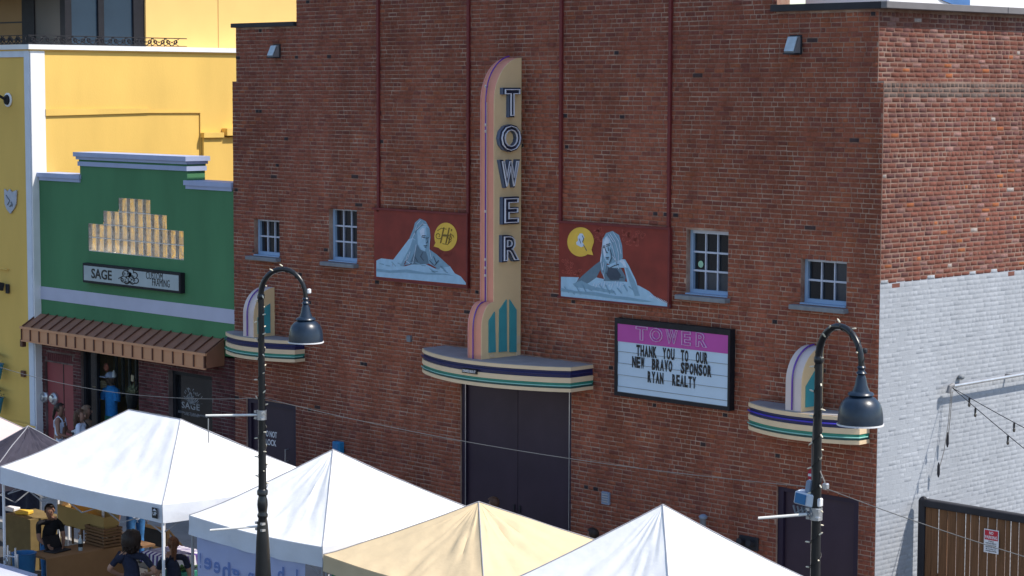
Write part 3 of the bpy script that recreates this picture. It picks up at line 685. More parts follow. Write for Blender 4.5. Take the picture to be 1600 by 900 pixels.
layers(p1, f1, [
    ('painted_slab', M_PB1, [(112, 560), (160, 538), (280, 552), (275, 612), (400, 618), (560, 575), (700, 640), (850, 615), (900, 690), (960, 720), (1028, 805), (112, 722)]),
    ('painted_hair', M_PB2, [(445, 335), (485, 240), (500, 180), (548, 137), (608, 165), (648, 240), (657, 330), (642, 450), (665, 560), (620, 600), (590, 470), (530, 440), (510, 470), (520, 590), (400, 605), (432, 500), (455, 420)]),
    ('painted_torso', M_PB3, [(500, 465), (610, 470), (660, 590), (560, 600), (440, 600)]),
    ('painted_arm', M_PB2, [(650, 450), (720, 500), (790, 565), (850, 620), (720, 635), (640, 590), (625, 500)]),
    ('painted_face', M_PB1, [(522, 262), (560, 220), (600, 205), (636, 222), (648, 270), (640, 340), (632, 400), (600, 465), (562, 450), (530, 395)]),
    ('painted_arm', M_PB1, [(440, 345), (480, 330), (508, 355), (490, 420), (425, 520), (380, 615), (280, 618), (280, 555), (345, 470)]),
    ('painted_shadow', M_PB2, [(612, 225), (636, 230), (648, 275), (640, 345), (632, 400), (606, 455), (612, 400), (604, 350), (618, 300)]),
    ('painted_shadow', M_PB3, [(505, 470), (525, 400), (548, 445), (590, 470), (600, 480), (620, 560), (560, 590), (520, 560)]),
    ('painted_shadow', M_PB2, [(480, 345), (508, 358), (492, 420), (428, 520), (385, 612), (350, 616), (400, 520), (450, 430)]),
    ('painted_shadow', M_PB2, [(112, 640), (250, 660), (420, 650), (600, 680), (800, 690), (900, 715), (820, 705), (600, 700), (400, 680), (250, 685), (112, 668)]),
    ('painted_highlight', M_PWH, [(548, 262), (575, 232), (600, 235), (596, 300), (584, 350), (570, 330)]),
    ('speech_bubble', M_PYEL, [(812+115*math.cos(a), 322+143*math.sin(a)) for a in [k*2*PI/30 for k in range(0, 11)]]+[(740, 432), (690, 418), (716, 368)]+[(812+115*math.cos(a), 322+143*math.sin(a)) for a in [k*2*PI/30 for k in range(13, 30)]]),
])
strands(f1, [[(500, 300), (520, 200), (560, 155)], [(470, 350), (515, 250), (585, 180)], [(530, 240), (580, 190), (625, 205)], [(515, 400), (500, 500), (480, 590)], [(430, 500), (410, 560), (450, 590)], [(455, 470), (430, 540), (400, 560)], [(650, 330), (648, 440), (668, 540)]], .012, -.0590).build('hair_strands', M_PWH, p1)['kind'] = 'stuff'
strands(f1, [[(570, 322), (610, 332)], [(625, 335), (640, 330)], [(575, 310), (612, 312)], [(620, 330), (630, 375), (615, 385)], [(592, 412), (625, 410)], [(600, 425), (615, 425)], [(580, 480), (560, 520), (590, 560)], [(500, 520), (530, 570)], [(690, 520), (720, 590)], [(740, 560), (700, 610)], [(650, 560), (690, 605)]], .014, -.0596).build('painted_features', M_PB4, p1)['kind'] = 'stuff'
strands(f1, [[(650+20*k, 640+30*math.sin(k)), (690+20*k, 655+30*math.sin(k+.6))] for k in range(8)]+[[(150+60*k, 590+20*math.sin(k*2)), (190+60*k, 600+18*math.sin(k))] for k in range(8)], .016, -.0586).build('cloth_folds', M_PB2, p1)['kind'] = 'stuff'
P = onY(*f1(755, 385), -.06); mb = MB(); fit_text(mb, 'Hi', (P.x, -.0592, P.z), XX, ZZ, .30, .27, .003, shear=.45); mb.build('bubble_lettering', mat('bubble_ink', (.16, .10, .02), .6), p1)
strands(f1, [spiral((740, 310), 38, 1.2, 14), spiral((860, 330), 36, 1.2, 14, -1), [(730, 260), (770, 235), (820, 245)], [(780, 390), (830, 400), (870, 360)]], .012, -.0600).build('bubble_flourish', MATS['bubble_ink'], p1)
random.seed(3)
strands(f1, [spiral((740+random.uniform(-30, 150), 480+random.uniform(-10, 40)), 14, 1, 8, 1, random.uniform(0, 6)) for _ in range(12)], .008, -.0502).build('red_ornament', mat('ornament_dim_red', (.21, .036, .033), .7), p1)['kind'] = 'stuff'

p2 = poster([(877, 348), (1049, 359), (1047, 480), (876, 461)], 'red panel with a painted blue-grey woman and a yellow bubble holding a small bird', f2)
layers(p2, f2, [
    ('painted_slab', M_PB1, [(95, 555), (265, 560), (240, 605), (420, 560), (560, 590), (700, 600), (830, 640), (920, 690), (985, 750), (1060, 790), (1118, 815), (1118, 842), (95, 742)]),
    ('painted_hair', M_PB2, [(488, 200), (518, 145), (580, 125), (640, 165), (668, 260), (676, 380), (640, 400), (655, 500), (605, 490), (560, 440), (525, 430), (510, 590), (470, 505), (462, 400), (478, 300)]),
    ('painted_torso', M_PB3, [(520, 440), (650, 460), (705, 560), (695, 600), (495, 595)]),
    ('painted_arm', M_PB3, [(465, 405), (470, 480), (430, 560), (360, 610), (300, 640), (215, 630), (290, 550), (400, 455)]),
    ('painted_forearm', M_PB2, [(205, 620), (290, 590), (380, 640), (600, 690), (585, 712), (400, 680), (230, 650)]),
    ('painted_face', M_PB1, [(486, 220), (520, 172), (556, 200), (572, 280), (592, 370), (545, 434), (512, 405), (490, 330)]),
    ('painted_arm', M_PB1, [(630, 410), (660, 388), (698, 392), (735, 455), (800, 590), (838, 740), (720, 722), (718, 600), (690, 470), (560, 470), (525, 450), (600, 420)]),
    ('painted_highlight', M_PWH, [(492, 230), (520, 180), (548, 205), (545, 250), (520, 262), (522, 330), (505, 390), (494, 330)]),
    ('painted_shadow', M_PB2, [(556, 270), (574, 290), (592, 370), (562, 420), (548, 425), (560, 370), (552, 320)]),
    ('painted_shadow', M_PB4, [(540, 470), (620, 480), (660, 540), (640, 585), (560, 585), (525, 540)]),
    ('painted_shadow', M_PB2, [(700, 470), (722, 470), (790, 600), (836, 735), (790, 735), (740, 600)]),
    ('painted_highlight', M_PWH, [(640, 405), (680, 395), (700, 420), (712, 470), (690, 460), (668, 425)]),
    ('painted_shadow', M_PB2, [(95, 660), (240, 690), (420, 700), (600, 735), (720, 745), (860, 770), (960, 790), (860, 790), (600, 760), (380, 728), (95, 690)]),
    ('speech_bubble', M_PYEL, [(282+125*math.cos(a), 228+138*math.sin(a)) for a in [k*2*PI/30 for k in range(5, 31)]]+[(384, 300), (400, 352), (340, 342)]),
    ('painted_bird', M_PWH, [(240, 232), (258, 215), (255, 180), (275, 148), (300, 150), (318, 185), (300, 232), (320, 262), (290, 278), (245, 255)]),
])
strands(f2, [[(530, 170), (575, 250), (600, 350), (625, 440)], [(560, 150), (610, 230), (640, 340), (635, 420)], [(590, 140), (640, 220), (662, 340)], [(485, 310), (475, 420), (492, 520)], [(500, 420), (490, 500), (505, 570)], [(570, 350), (610, 400), (640, 480)], [(545, 160), (590, 230)], [(495, 200), (480, 330), (468, 420)]], .012, -.0596).build('hair_strands', M_PWH, p2)['kind'] = 'stuff'
strands(f2, [[(490, 282), (512, 280)], [(525, 268), (556, 262)], [(492, 268), (512, 266)], [(524, 252), (560, 246)], [(512, 290), (524, 325), (536, 330)], [(520, 375), (548, 372)], [(526, 388), (545, 388)], [(540, 280), (545, 310)], [(560, 300), (578, 370), (552, 425)], [(520, 520), (600, 560), (680, 560)], [(560, 470), (600, 450), (640, 440)], [(300, 170), (312, 200), (300, 230)], [(270, 200), (285, 240)], [(310, 255), (340, 310)]], .014, -.0602).build('painted_features', M_PB4, p2)['kind'] = 'stuff'
strands(f2, [[(400+25*k, 640+14*math.sin(k*2.1)), (412+25*k, 610+14*math.sin(k*1.3))] for k in range(12)]+[[(930+14*k, 740+6*k), (945+14*k, 725+6*k)] for k in range(12)], .012, -.0594).build('fur_tufts', M_PWH, p2)['kind'] = 'stuff'
strands(f2, [[(130+55*k, 650+30*math.sin(k*1.7)), (170+55*k, 700+20*math.sin(k))] for k in range(12)], .018, -.0591).build('cloth_folds', M_PB2, p2)['kind'] = 'stuff'
strands(f2, [spiral((random.uniform(380, 480), random.uniform(90, 210)), 17, 1, 8, 1, random.uniform(0, 6)) for _ in range(16)]+[spiral((random.uniform(680, 880), random.uniform(120, 270)), 19, 1, 8, -1, random.uniform(0, 6)) for _ in range(30)]+[spiral((random.uniform(115, 285), random.uniform(395, 540)), 18, 1, 8, 1, random.uniform(0, 6)) for _ in range(24)], .010, -.0502).build('red_ornament', M_REDL, p2)['kind'] = 'stuff'

# ---- reader board
P = [onY(*c, -.12) for c in ((965.5, 506.5), (1138, 523), (1136.5, 634.5), (964, 613))]
rx0, rx1, rz0, rz1 = (P[0].x+P[3].x)/2, (P[1].x+P[2].x)/2, (P[2].z+P[3].z)/2, (P[0].z+P[1].z)/2
RB = thing('reader_board', 'black-framed letter board with magenta TOWER header and three lines of black letters', 'sign', ((rx0+rx1)/2, -.06, rz0))
mb = MB(); fw = .06
mb.box((rx0-fw, -.125, rz1), (rx1+fw-.02, -.006, rz1+.085)); mb.box((rx0-fw, -.125, rz0-fw), (rx1+fw-.02, -.006, rz0)); mb.box((rx0-fw, -.125, rz0), (rx0, -.006, rz1)); mb.box((rx1, -.125, rz0), (rx1+fw-.02, -.006, rz1)); mb.build('frame', M_BLACK, RB)
zh = onY(965, 532, -.12).z-.01
hd = MB().box((rx0, -.12, zh), (rx1, -.02, rz1)).build('magenta_header', M_MAG, RB)
mb = MB()
for ch, a, b in (('T', 994, 1012), ('O', 1016, 1035.5), ('W', 1041, 1059), ('E', 1065.5, 1080), ('R', 1088, 1105.5)):
    pa = onY(a, 532, -.12); pb2 = onY(b, 532, -.12); fit_text(mb, ch, (pa.x, -.121, zh+.055), XX, ZZ, pb2.x-pa.x, .215, .004, tube=.014, bold=.03)
mb.build('outlined_lettering', mat('pale_pink_line', (.62, .42, .62), .5), hd)
nrow = 5; rh = (zh-rz0)/4.35; zc = zh
for k in range(5):
    z1_ = zc; z0_ = max(rz0, zc-(rh if k else rh*.88)); zc = z0_
    pn = MB().box((rx0, -.112+.004*(k % 2), z0_+.006), (rx1, -.02, z1_)).build('panel_strip', M_PANEL, RB)
    MB().box((rx0, -.118, z0_), (rx1, -.03, z0_+.006)).build('letter_track', M_GREYM, RB)
    if z0_ <= rz0+.01: break
mb_rows = (('THANK YOU TO OUR', (993, 559), (1106, 567), .0), ('NEW BRAVO SPONSOR', (987, 574), (1112, 587), 0), ('RYAN REALTY', (1011.5, 598), (1088, 606), 0))
words = [[('THANK', 993.5, 1026), ('YOU', 1034.5, 1054), ('TO', 1063, 1075.5), ('OUR', 1086.5, 1106)], [('NEW', 987, 1007), ('BRAVO', 1018, 1050.5), ('SPONSOR', 1063, 1112)], [('RYAN', 1011.5, 1037), ('REALTY', 1050, 1088)]]
zl = [onY(993, 555.5, -.12).z, onY(987, 573.5, -.12).z, onY(1012, 597, -.12).z]
for row, zb_ in zip(words, zl):
    for wd, a, b in row:
        pa = onY(a, 560, -.12); pb2 = onY(b, 560, -.12); mb = MB()
        n = len(wd); cw = (pb2.x-pa.x)/n
        for i, chh in enumerate(wd):
            fit_text(mb, chh, (pa.x+cw*i+cw*.08, -.1155, zb_-.004), XX, ZZ, cw*(.84 if chh not in 'I' else .3), .175, .004, bold=.04)
        mb.build('letters', M_INK, RB)

# ---- small plates and boxes on the wall
P = onY(948.5, 778); t = tag(MB().obox((P.x, -.025, P.z), .16, .05, .20, chamf=.005).build('wall_plate', M_GREYP), 'small grey-blue plate on the brick right of the tall double door', 'plate')
mb = MB()
for k in range(4): mb.box((P.x-.06, -.054, P.z-.06+.038*k), (P.x+.06, -.0495, P.z-.045+.038*k))
mb.build('louvre', M_STEEL, t)
P = onY(532.5, 698); t = tag(MB().obox((P.x, -.06, P.z), .20, .12, .20, chamf=.01).build('utility_box', M_BLUEP), 'small blue box on the brick behind the peak of the second white tent', 'box')
MB().obox((P.x, -.125, P.z), .15, .012, .15, chamf=.003).build('box_lid', M_EQBLU, t)
P = onY(1108, 812); t = thing('standpipe', 'grey pipe inlet low on the brick behind the rightmost white tent', 'pipe', (P.x, -.05, P.z-.25))
MB().tube([(P.x, -.03, P.z-.3), (P.x, -.14, P.z-.2), (P.x, -.14, P.z+.04)], .045, 10).build('pipe', M_SILL, t, True); MB().lathe([(.06, 0), (.07, .03), (.03, .06)], (P.x, -.14, P.z+.04), 12).build('cap', M_GREYP, t)
P = onY(1172, 848); t = thing('hose_inlet', 'dark twin hose inlet low on the brick left of the corner door', 'pipe', (P.x, -.05, P.z-.1))
MB().tube([(P.x-.09, 0, P.z), (P.x-.09, -.16, P.z+.03)], .05, 10).build('inlet', M_CHAR, t, True); MB().tube([(P.x+.09, 0, P.z), (P.x+.09, -.16, P.z+.03)], .05, 10).build('inlet', M_CHAR, t, True); MB().obox((P.x, -.03, P.z), .36, .04, .2, chamf=.01).build('back_plate', M_CHAR, t)
# rooftop unit
t = thing('rooftop_unit', 'white rooftop unit with a blue curved panel behind the right coping', 'rooftop unit', (-1.5, 3, 9.1))
MB().obox((-1.35, 4.6, 9.75), 1.5, 7.4, 1.3, chamf=.02).build('casing', M_ROOFW, t)
Q = [(-.598, onX(px, py, -.598).y, onX(px, py, -.598).z) for px, py in ((1462, -8), (1470, 0), (1480, 4), (1490, 8), (1514, 12), (1514, -8))]
MB().prism(Q, (.02, 0, 0)).build('blue_panel', M_ROOFB, t)

# ================================================================== GREEN SHOP (left)
random.seed(21)
SY = 0.02
SG = thing('green_shop_building', 'green stepped-parapet frame shop with glass-block pyramid above a brown metal awning', 'shop', (-18.1, .2, 0))
sx0, sx1 = -21.49, -14.79
zt_ = onY(185, 309, SY).z; zb_ = 4.845; bh = (zt_-zb_)/4; bx0, bx1 = -19.68, -16.40; bw = (bx1-bx0)/12
BH = [(bx0, bx1, zb_, zb_+2*bh), (bx0+2*bw, bx0+10*bw, zb_+2*bh, zb_+3*bh), (bx0+4*bw, bx0+8*bw, zb_+3*bh, zt_)]
mb = MB()
for Y, dn in ((SY, -YY), (.44, YY)):
    us = sorted({sx0, sx1, -19.95, -16.26, *[h[0] for h in BH], *[h[0]-.5 for h in BH], *[h[1] for h in BH]}); zs = sorted({3.05, 6.25, 6.6, *[h[2]-.3 for h in BH], *[h[2] for h in BH], *[h[3] for h in BH]})
    for a, b in zip(us, us[1:]):
        for c, d in zip(zs, zs[1:]):
            um, zm = (a+b)/2, (c+d)/2
            if zm > 6.25 and not (-19.95 < um < -16.26): continue
            if any(h[0]-(.5 if dn.y > 0 else 0) < um < h[1] and h[2]-(.3 if dn.y > 0 else 0) < zm < h[3] for h in BH): continue
            q = [(a, Y, c), (b, Y, c), (b, Y, d), (a, Y, d)]; mb.add(q if dn.y < 0 else q[::-1], [(0, 1, 2, 3)])
mb.add([(-16.26, SY, 6.25), (-16.26, .44, 6.25), (-16.26, .44, 6.6), (-16.26, SY, 6.6)], [(0, 1, 2, 3)])
mb.add([(-19.95, SY, 6.25), (-19.95, .44, 6.25), (-19.95, .44, 6.6), (-19.95, SY, 6.6)], [(3, 2, 1, 0)])
GW = mb.build('green_wall', M_GREEN, SG)
mb = MB()
for h in BH:
    pass
# cornices, each a stack of projecting fillets
def cornice(x0, x1, zl, steps, nm='cornice'):
    for (a, b, out, m) in steps:
        MB().box((x0-out, SY-out, zl+a), (x1+out*.9, .44+out*.6, zl+b)).build(nm, m, SG)
cornice(sx0+.06, -19.96, 6.23, [(0, .07, .03, M_CORN), (.07, .16, .06, M_CORN)])
cornice(-16.25, sx1-.07, 6.23, [(0, .07, .03, M_CORN), (.07, .16, .06, M_CORN)])
cornice(-19.95, -16.26, 6.575, [(-.005, .085, .035, M_CORN), (.085, .125, .015, M_GREEN), (.125, .185, .06, M_CORN), (.185, .275, .10, M_CORN)])
# glass blocks
rows = [(0, 12, 0), (0, 12, 1), (2, 10, 2), (4, 8, 3)]
for a, b, r in rows:
    for k in range(a, b):
        MB().obox((bx0+bw*(k+.5), SY+.045, zb_+bh*(r+.5)), bw-.012, .10, bh-.012, chamf=.012).build('glass_block', M_GBLK, SG)
mb = MB(); mj = .006
for a, b, r in rows:
    for k in range(a, b+1): x = bx0+bw*k; mb.box((x-mj, SY+.012, zb_+bh*r+mj), (x+mj, SY+.09, zb_+bh*(r+1)-mj))
for z, a, b in ((0, 0, 12), (1, 0, 12), (2, 0, 12), (3, 2, 10), (4, 4, 8)): mb.box((bx0+bw*a-mj, SY+.012, zb_+bh*z-mj), (bx0+bw*b+mj, SY+.09, zb_+bh*z+mj))
mb.build('block_joints', M_WHT, SG)['kind'] = 'stuff'
MB().box((sx0, SY-.012, 3.73), (sx1+.0, SY+.004, 4.0)).build('lavender_band', M_BAND, SG)
MB().box((sx0+.05, .31, 3.62), (sx1, 9, 3.68)).build('flat_roof', M_LOT, SG)
# brick ground floor
SH = [(-20.02, -17.963, .45, 2.95), (-16.95, -15.53, .12, 2.66), (-21.38, -20.32, .12, 2.42)]
mb = MB(); wall_sheet(mb, [(sx0, sx1, 0, 3.1)], SH, (0, SY, 0), XX, -YY, .25)
BWL = mb.build('brick_ground_floor', M_MORT_G, SG)
sbk = lay_bricks(sx0, sx1, .14, 3.08, SH, 'shop', hk=99)
# soldier course over the red cabinet
sbk = [b for b in sbk if not (-21.3 < (b[0]+b[1])/2 < -20.35 and 2.44 < (b[2]+b[3])/2 < 2.64)]
x = -21.28
while x < -20.4: sbk.append((x, x+.06, 2.45, 2.63, .012, Vector((.115, .046, .045))*random.uniform(.85, 1.15))); x += .072
sc_ = sorted(range(len(sbk)), key=lambda i: -px_area(sbk[i], (0, SY, 0), XX)[0]*(1 if 480 < px_area(sbk[i], (0, SY, 0), XX)[2] < 690 and px_area(sbk[i], (0, SY, 0), XX)[1] > 60 else 0))
pk = set(sc_[:300])
brick_mesh('brickwork', [b for i, b in enumerate(sbk) if i not in pk], (0, SY, 0), XX, -YY, M_BRICK, BWL)['kind'] = 'stuff'
single_bricks([sbk[i] for i in sorted(pk)], (0, SY, 0), XX, -YY, M_BRICK, BWL, 'g')
# shop interior shell
MB().box((sx0+.02, 3.2, 0), (sx1-.02, 3.4, 3.6)).build('inner_wall', mat('dim_interior', (.05, .05, .055), .9), SG)
# shop window
a, b, c, d = SH[0]; mb = MB(); f = .07
mb.box((a, SY+.06, c), (a+f, SY+.16, d)); mb.box((b-f, SY+.06, c), (b, SY+.16, d)); mb.box((a+f, SY+.06, c), (b-f, SY+.155, c+f)); mb.box((a+f, SY+.06, d-f), (b-f, SY+.155, d)); mb.box((a+.42, SY+.07, c+f), (a+.47, SY+.15, d-f))
sw = mb.build('shop_window', M_BLACK, SG)
MB().prism([(a+f, SY+.12, c+f), (a+.42, SY+.12, c+f), (a+.42, SY+.12, d-f), (a+f, SY+.12, d-f)], (0, .008, 0)).build('pane', M_GLASS, sw)
MG2 = mat('shop_glass_tint', (.02, .025, .03), .03, .2, 2, spec=.6)
nt = MG2.node_tree; tb = nt.nodes.new('ShaderNodeBsdfTransparent'); tb.inputs[0].default_value = (.95, .97, .97, 1); mxn = nt.nodes.new('ShaderNodeMixShader'); mxn.inputs[0].default_value = .93
nt.links.new(nt.nodes['Principled BSDF'].outputs[0], mxn.inputs[1]); nt.links.new(tb.outputs[0], mxn.inputs[2]); nt.links.new(mxn.outputs[0], nt.nodes['Material Output'].inputs[0])
MB().prism([(a+.47, SY+.12, c+f), (b-f, SY+.12, c+f), (b-f, SY+.12, d-f), (a+.47, SY+.12, d-f)], (0, .006, 0)).build('pane', MG2, sw)
mb = MB()
for k in range(6): x = a+.55+k*.24; mb.box((x, SY+.45, 1.85), (x+.05, SY+.50, d))
mb.build('hanging_slats', mat('dark_slat', (.03, .032, .03), .6), sw)
MB().box((a+.42, SY+.3, c), (b, SY+1.1, c+.45)).build('display_shelf', M_CRATE, sw)
# goods added in place of a crowd reflected in the shop glass
def reflection_good(nm, label, cat, builder, px, py, Y=.34):
    P = onY(px, py, Y); t = thing(nm, label, cat, P); builder(t, P); return t
def shirt(t, P):
    mb = MB(); w = .19; n = 9; rows_ = [(-.36, .17, .10), (-.12, .16, .10), (.1, .19, .11), (.2, .20, .09), (.26, .10, .06)]
    for i, (z, rx, ry) in enumerate(rows_):
        pass
    mb.lathe([(1, 0)], P, 3) if False else None
    bm_v = []; 
    for (z, rx, ry) in rows_: bm_v += [Vector((P.x+rx*math.cos(2*PI*k/12)+.01*math.sin(3*k+z*9), P.y+ry*math.sin(2*PI*k/12), P.z+z)) for k in range(12)]
    fs = [(i*12+k, i*12+(k+1) % 12, (i+1)*12+(k+1) % 12, (i+1)*12+k) for i in range(4) for k in range(12)]+[tuple(range(48, 60))]
    mb.add(bm_v, fs); mb.build('shirt_body', M_BLUE, t, True)
    for s in (-1, 1): MB().tube([(P.x+.15*s, P.y, P.z+.18), (P.x+.25*s, P.y-.03, P.z+.04), (P.x+.27*s, P.y-.05, P.z-.04)], [.085, .075, .07], 8).build('sleeve', M_BLUE, t, True)
    mb = MB(); mb.ball((P.x, P.y, P.z+.40), .095, .11, .12, 12); mb.tube([(P.x, P.y, P.z+.25), (P.x, P.y, P.z+.32)], .05, 8); mb.build('display_head', mat('display_head', (.10, .06, .04), .6), t, True)
    mb = MB(); mb.ball((P.x, P.y, P.z+.47), .115, .12, .08, 12); mb.obox((P.x-.03, P.y-.12, P.z+.45), .2, .16, .02, chamf=.008); mb.build('cap', mat('pale_cap', (.42, .47, .62), .7), t, True)
    MB().box((P.x-.13, P.y-.08, P.z-.8), (P.x+.13, P.y+.08, P.z-.36)).build('teal_skirt', M_GRN, t)
reflection_good('reflection_dummy', 'blue shirt and pale cap on a dummy, standing in for a reflection in the shop window', 'dummy', shirt, 174, 622)
def pots(t, P):
    random.seed(5); mb = MB()
    for _ in range(90):
        a_ = random.uniform(0, 2*PI); e_ = random.uniform(.1, 1.2); l_ = random.uniform(.12, .27); d_ = Vector((math.cos(a_)*math.cos(e_), math.sin(a_)*math.cos(e_)*.6, math.sin(e_))); s_ = d_.cross(ZZ).normalized()*.014; o_ = P+Vector((random.uniform(-.12, .12), 0, 0))
        mb.add([o_, o_+d_*l_*.6+s_, o_+d_*l_, o_+d_*l_*.6-s_], [(0, 1, 2, 3)])
    mb.build('leaves', mat('pale_leaf', (.42, .43, .27), .7), t); MB().lathe([(.09, -.30), (.13, -.03), (.12, 0)], P, 12).build('pot', M_INK, t, True)
reflection_good('reflection_plant', 'pale spiky plant in a dark pot, standing in for a reflection in the shop window', 'plant', pots, 206, 615)
def card(m, w, h):
    def f(t, P): MB().obox(P, w, .02, h, Matrix.Rotation(R(8), 3, 'Y'), chamf=.004).build('card', m, t); MB().obox((P.x, P.y+.05, P.z-h*.4), .05, .1, .02).build('card_foot', M_CHAR, t)
    return f
reflection_good('reflection_card', 'white card at the left, standing in for a reflection in the shop window', 'card', card(M_WLET, .13, .17), 149, 601)
def strawhat(t, P): MB().lathe([(.21, -.02), (.12, 0), (.10, .09), (.03, .11)], P, 16).build('hat_crown', mat('straw', (.36, .28, .16), .8), t, True); MB().lathe([(.215, -.03), (.22, -.02), (.1, .0)], P, 16).build('hat_brim', MATS['straw'], t, True)
reflection_good('reflection_hat', 'straw sun hat left of the blue shirt, standing in for a reflection in the shop window', 'hat', strawhat, 161, 601)
def lantern(t, P): MB().ball(P, .055, .055, .09, 10).build('globe', mat('coral_paper', (.62, .2, .13), .6), t, True); MB().tube([P+ZZ*.08, P+ZZ*.5], .004, 5).build('cord', M_INK, t)
reflection_good('reflection_lantern', 'small coral paper lantern hung in place of a reflection in the shop window', 'lantern', lantern, 166, 574)
def bell(t, P): MB().lathe([(.05, -.08), (.035, 0), (.012, .06)], P, 10).build('chime', M_WLET, t, True); MB().tube([P+ZZ*.06, P+ZZ*.5], .004, 5).build('cord', M_INK, t)
reflection_good('reflection_chime', 'pale chime hung beside the coral lantern in place of a reflection in the shop window', 'chime', bell, 178, 583)
reflection_good('reflection_tag', 'pale tag hung in place of a reflection at the right end of the shop window', 'tag', card(M_CREAM, .09, .13), 207, 591)
# shop door with lettering
a, b, c, d = SH[1]; mb = MB(); f = .09
mb.box((a, SY+.1, c), (a+f, SY+.2, d)); mb.box((b-f, SY+.1, c), (b, SY+.2, d)); mb.box((a+f, SY+.1, d-f), (b-f, SY+.195, d)); mb.box((a+f, SY+.1, c), (b-f, SY+.195, c+.25)); dr_ = mb.build('shop_door', M_BLACK, SG)
MB().prism([(a+f, SY+.15, c+.25), (b-f, SY+.15, c+.25), (b-f, SY+.15, d-f), (a+f, SY+.15, d-f)], (0, .008, 0)).build('pane', M_GLASS, dr_)
mb = MB(); yy = SY+.148
P = onY(284, 637, yy); q = onY(312, 640, yy); fit_text(mb, 'SAGE', (P.x, yy, P.z), XX, ZZ, q.x-P.x, .125, .002, bold=.015, spacing=1.1)
P = onY(274, 643.5, yy); q = onY(324, 647, yy); fit_text(mb, 'CUSTOM PICTURE FRAMING', (P.x, yy, P.z), XX, ZZ, q.x-P.x, .04, .001)
P = onY(288, 648, yy); q = onY(312, 650, yy); fit_text(mb, 'AND GALLERY', (P.x, yy, P.z), XX, ZZ, q.x-P.x, .035, .001)
mb.build('door_lettering', mat('grey_print', (.30, .31, .33), .6), dr_)
mb = MB(); P = onY(299, 624, yy); random.seed(9)
for k in range(70):
    a_ = random.uniform(.1, PI-.1); r_ = random.uniform(.1, 1); x_ = P.x+.40*r_*math.cos(a_)*random.uniform(.6, 1); z_ = P.z-.10+.28*r_*math.sin(a_)
    l_ = .05; t_ = a_+random.uniform(-.6, .6); mb.prism([(x_, yy, z_), (x_+l_*math.cos(t_)+.012, yy, z_+l_*math.sin(t_)), (x_+l_*math.cos(t_)*1.4, yy, z_+l_*math.sin(t_)*1.4), (x_+l_*math.cos(t_)-.012, yy, z_+l_*math.sin(t_))], (0, -.002, 0))
for k in range(7): mb.prism([(P.x-.012, yy, P.z-.12), (P.x+.012, yy, P.z-.12), (P.x-.24+.08*k+.01, yy, P.z+.04), (P.x-.24+.08*k-.01, yy, P.z+.04)], (0, -.002, 0))
mb.build('bush_emblem', MATS['grey_print'], dr_)
# red cabinet with two round caps
a, b, c, d = SH[2]; rd = MB().obox(((a+b)/2, SY+.10, (c+d)/2), b-a, .1, d-c, chamf=.01).build('red_cabinet', M_REDD, SG)
MB().box((a+.62, SY+.042, c), (a+.64, SY+.052, d)).build('cabinet_seam', M_INK, rd)
for px, py in ((69.5, 620), (84, 623)):
    P = onY(px, py, SY+.02); w = MB(); M_ = Matrix.Rotation(R(90), 3, 'X')
    w.lathe([(.13, -.04), (.13, .02), (.10, .05), (.085, .05), (.07, .09), (.03, .10)], (P.x, SY+.03, P.z), 16, M=M_); w.build('round_cap', M_STEEL, rd, True)
# awning
PL = onX(25, 507, -21.55); PR = onX(330, 557, -15.12); fy = (PL.y+PR.y)/2; fz = (PL.z+PR.z)/2; ax0, ax1 = -21.55, -15.10; fb_ = fz-.27
mb = MB(); mb.prism([(ax0, SY-.015, 3.42), (ax0, fy, fz), (ax0, fy+.015, fz-.02), (ax0, SY-.015, 3.39)], (ax1-ax0, 0, 0)); AW = mb.build('awning', M_COPP, SG)
nr = 19
for k in range(nr+1):
    x = ax0+.02+(ax1-ax0-.06)*k/nr
    MB().prism([(x, SY-.02, 3.423), (x, fy-.004, fz+.003), (x, fy-.004, fz+.03), (x, SY-.02, 3.452)], (.02, 0, 0)).build('seam_rib', M_COPD, AW)
    if k < nr: MB().box((x+.022, fy-.012, fb_), (x+(ax1-ax0-.06)/nr-.004, fy-.001, fz-.035)).build('fascia_panel', M_COPL, AW)
    MB().box((x-.004, fy-.035, fb_+.0), (x+.022, fy-.0005, fz-.036)).build('fascia_rib', M_COPD, AW)
MB().box((ax0-.02, fy-.04, fz-.035), (ax1+.02, fy+.005, fz+.012)).build('eave_trim', M_COPL, AW)
MB().box((ax0, fy-.03, fb_-.03), (ax1, fy+.0, fb_-.001)).build('eave_trim', M_COPL, AW)
for x in (ax0, ax1-.012): MB().prism([(x, SY-.02, 3.38), (x, fy+.006, fz-.022), (x, fy+.006, fb_), (x, SY-.02, fb_+.02)], (.012, 0, 0)).build('end_panel', M_COPP, AW)
MB().box((ax0+.012, fy+.01, fb_+.004), (ax1-.014, SY-.02, fb_+.016)).build('soffit', M_COPD, AW)
P = onY(36, 537, fy+.1); MB().obox((P.x, fy+.1, fb_-.09), .1, .1, .16, chamf=.01).build('downlight', M_COPD, AW)
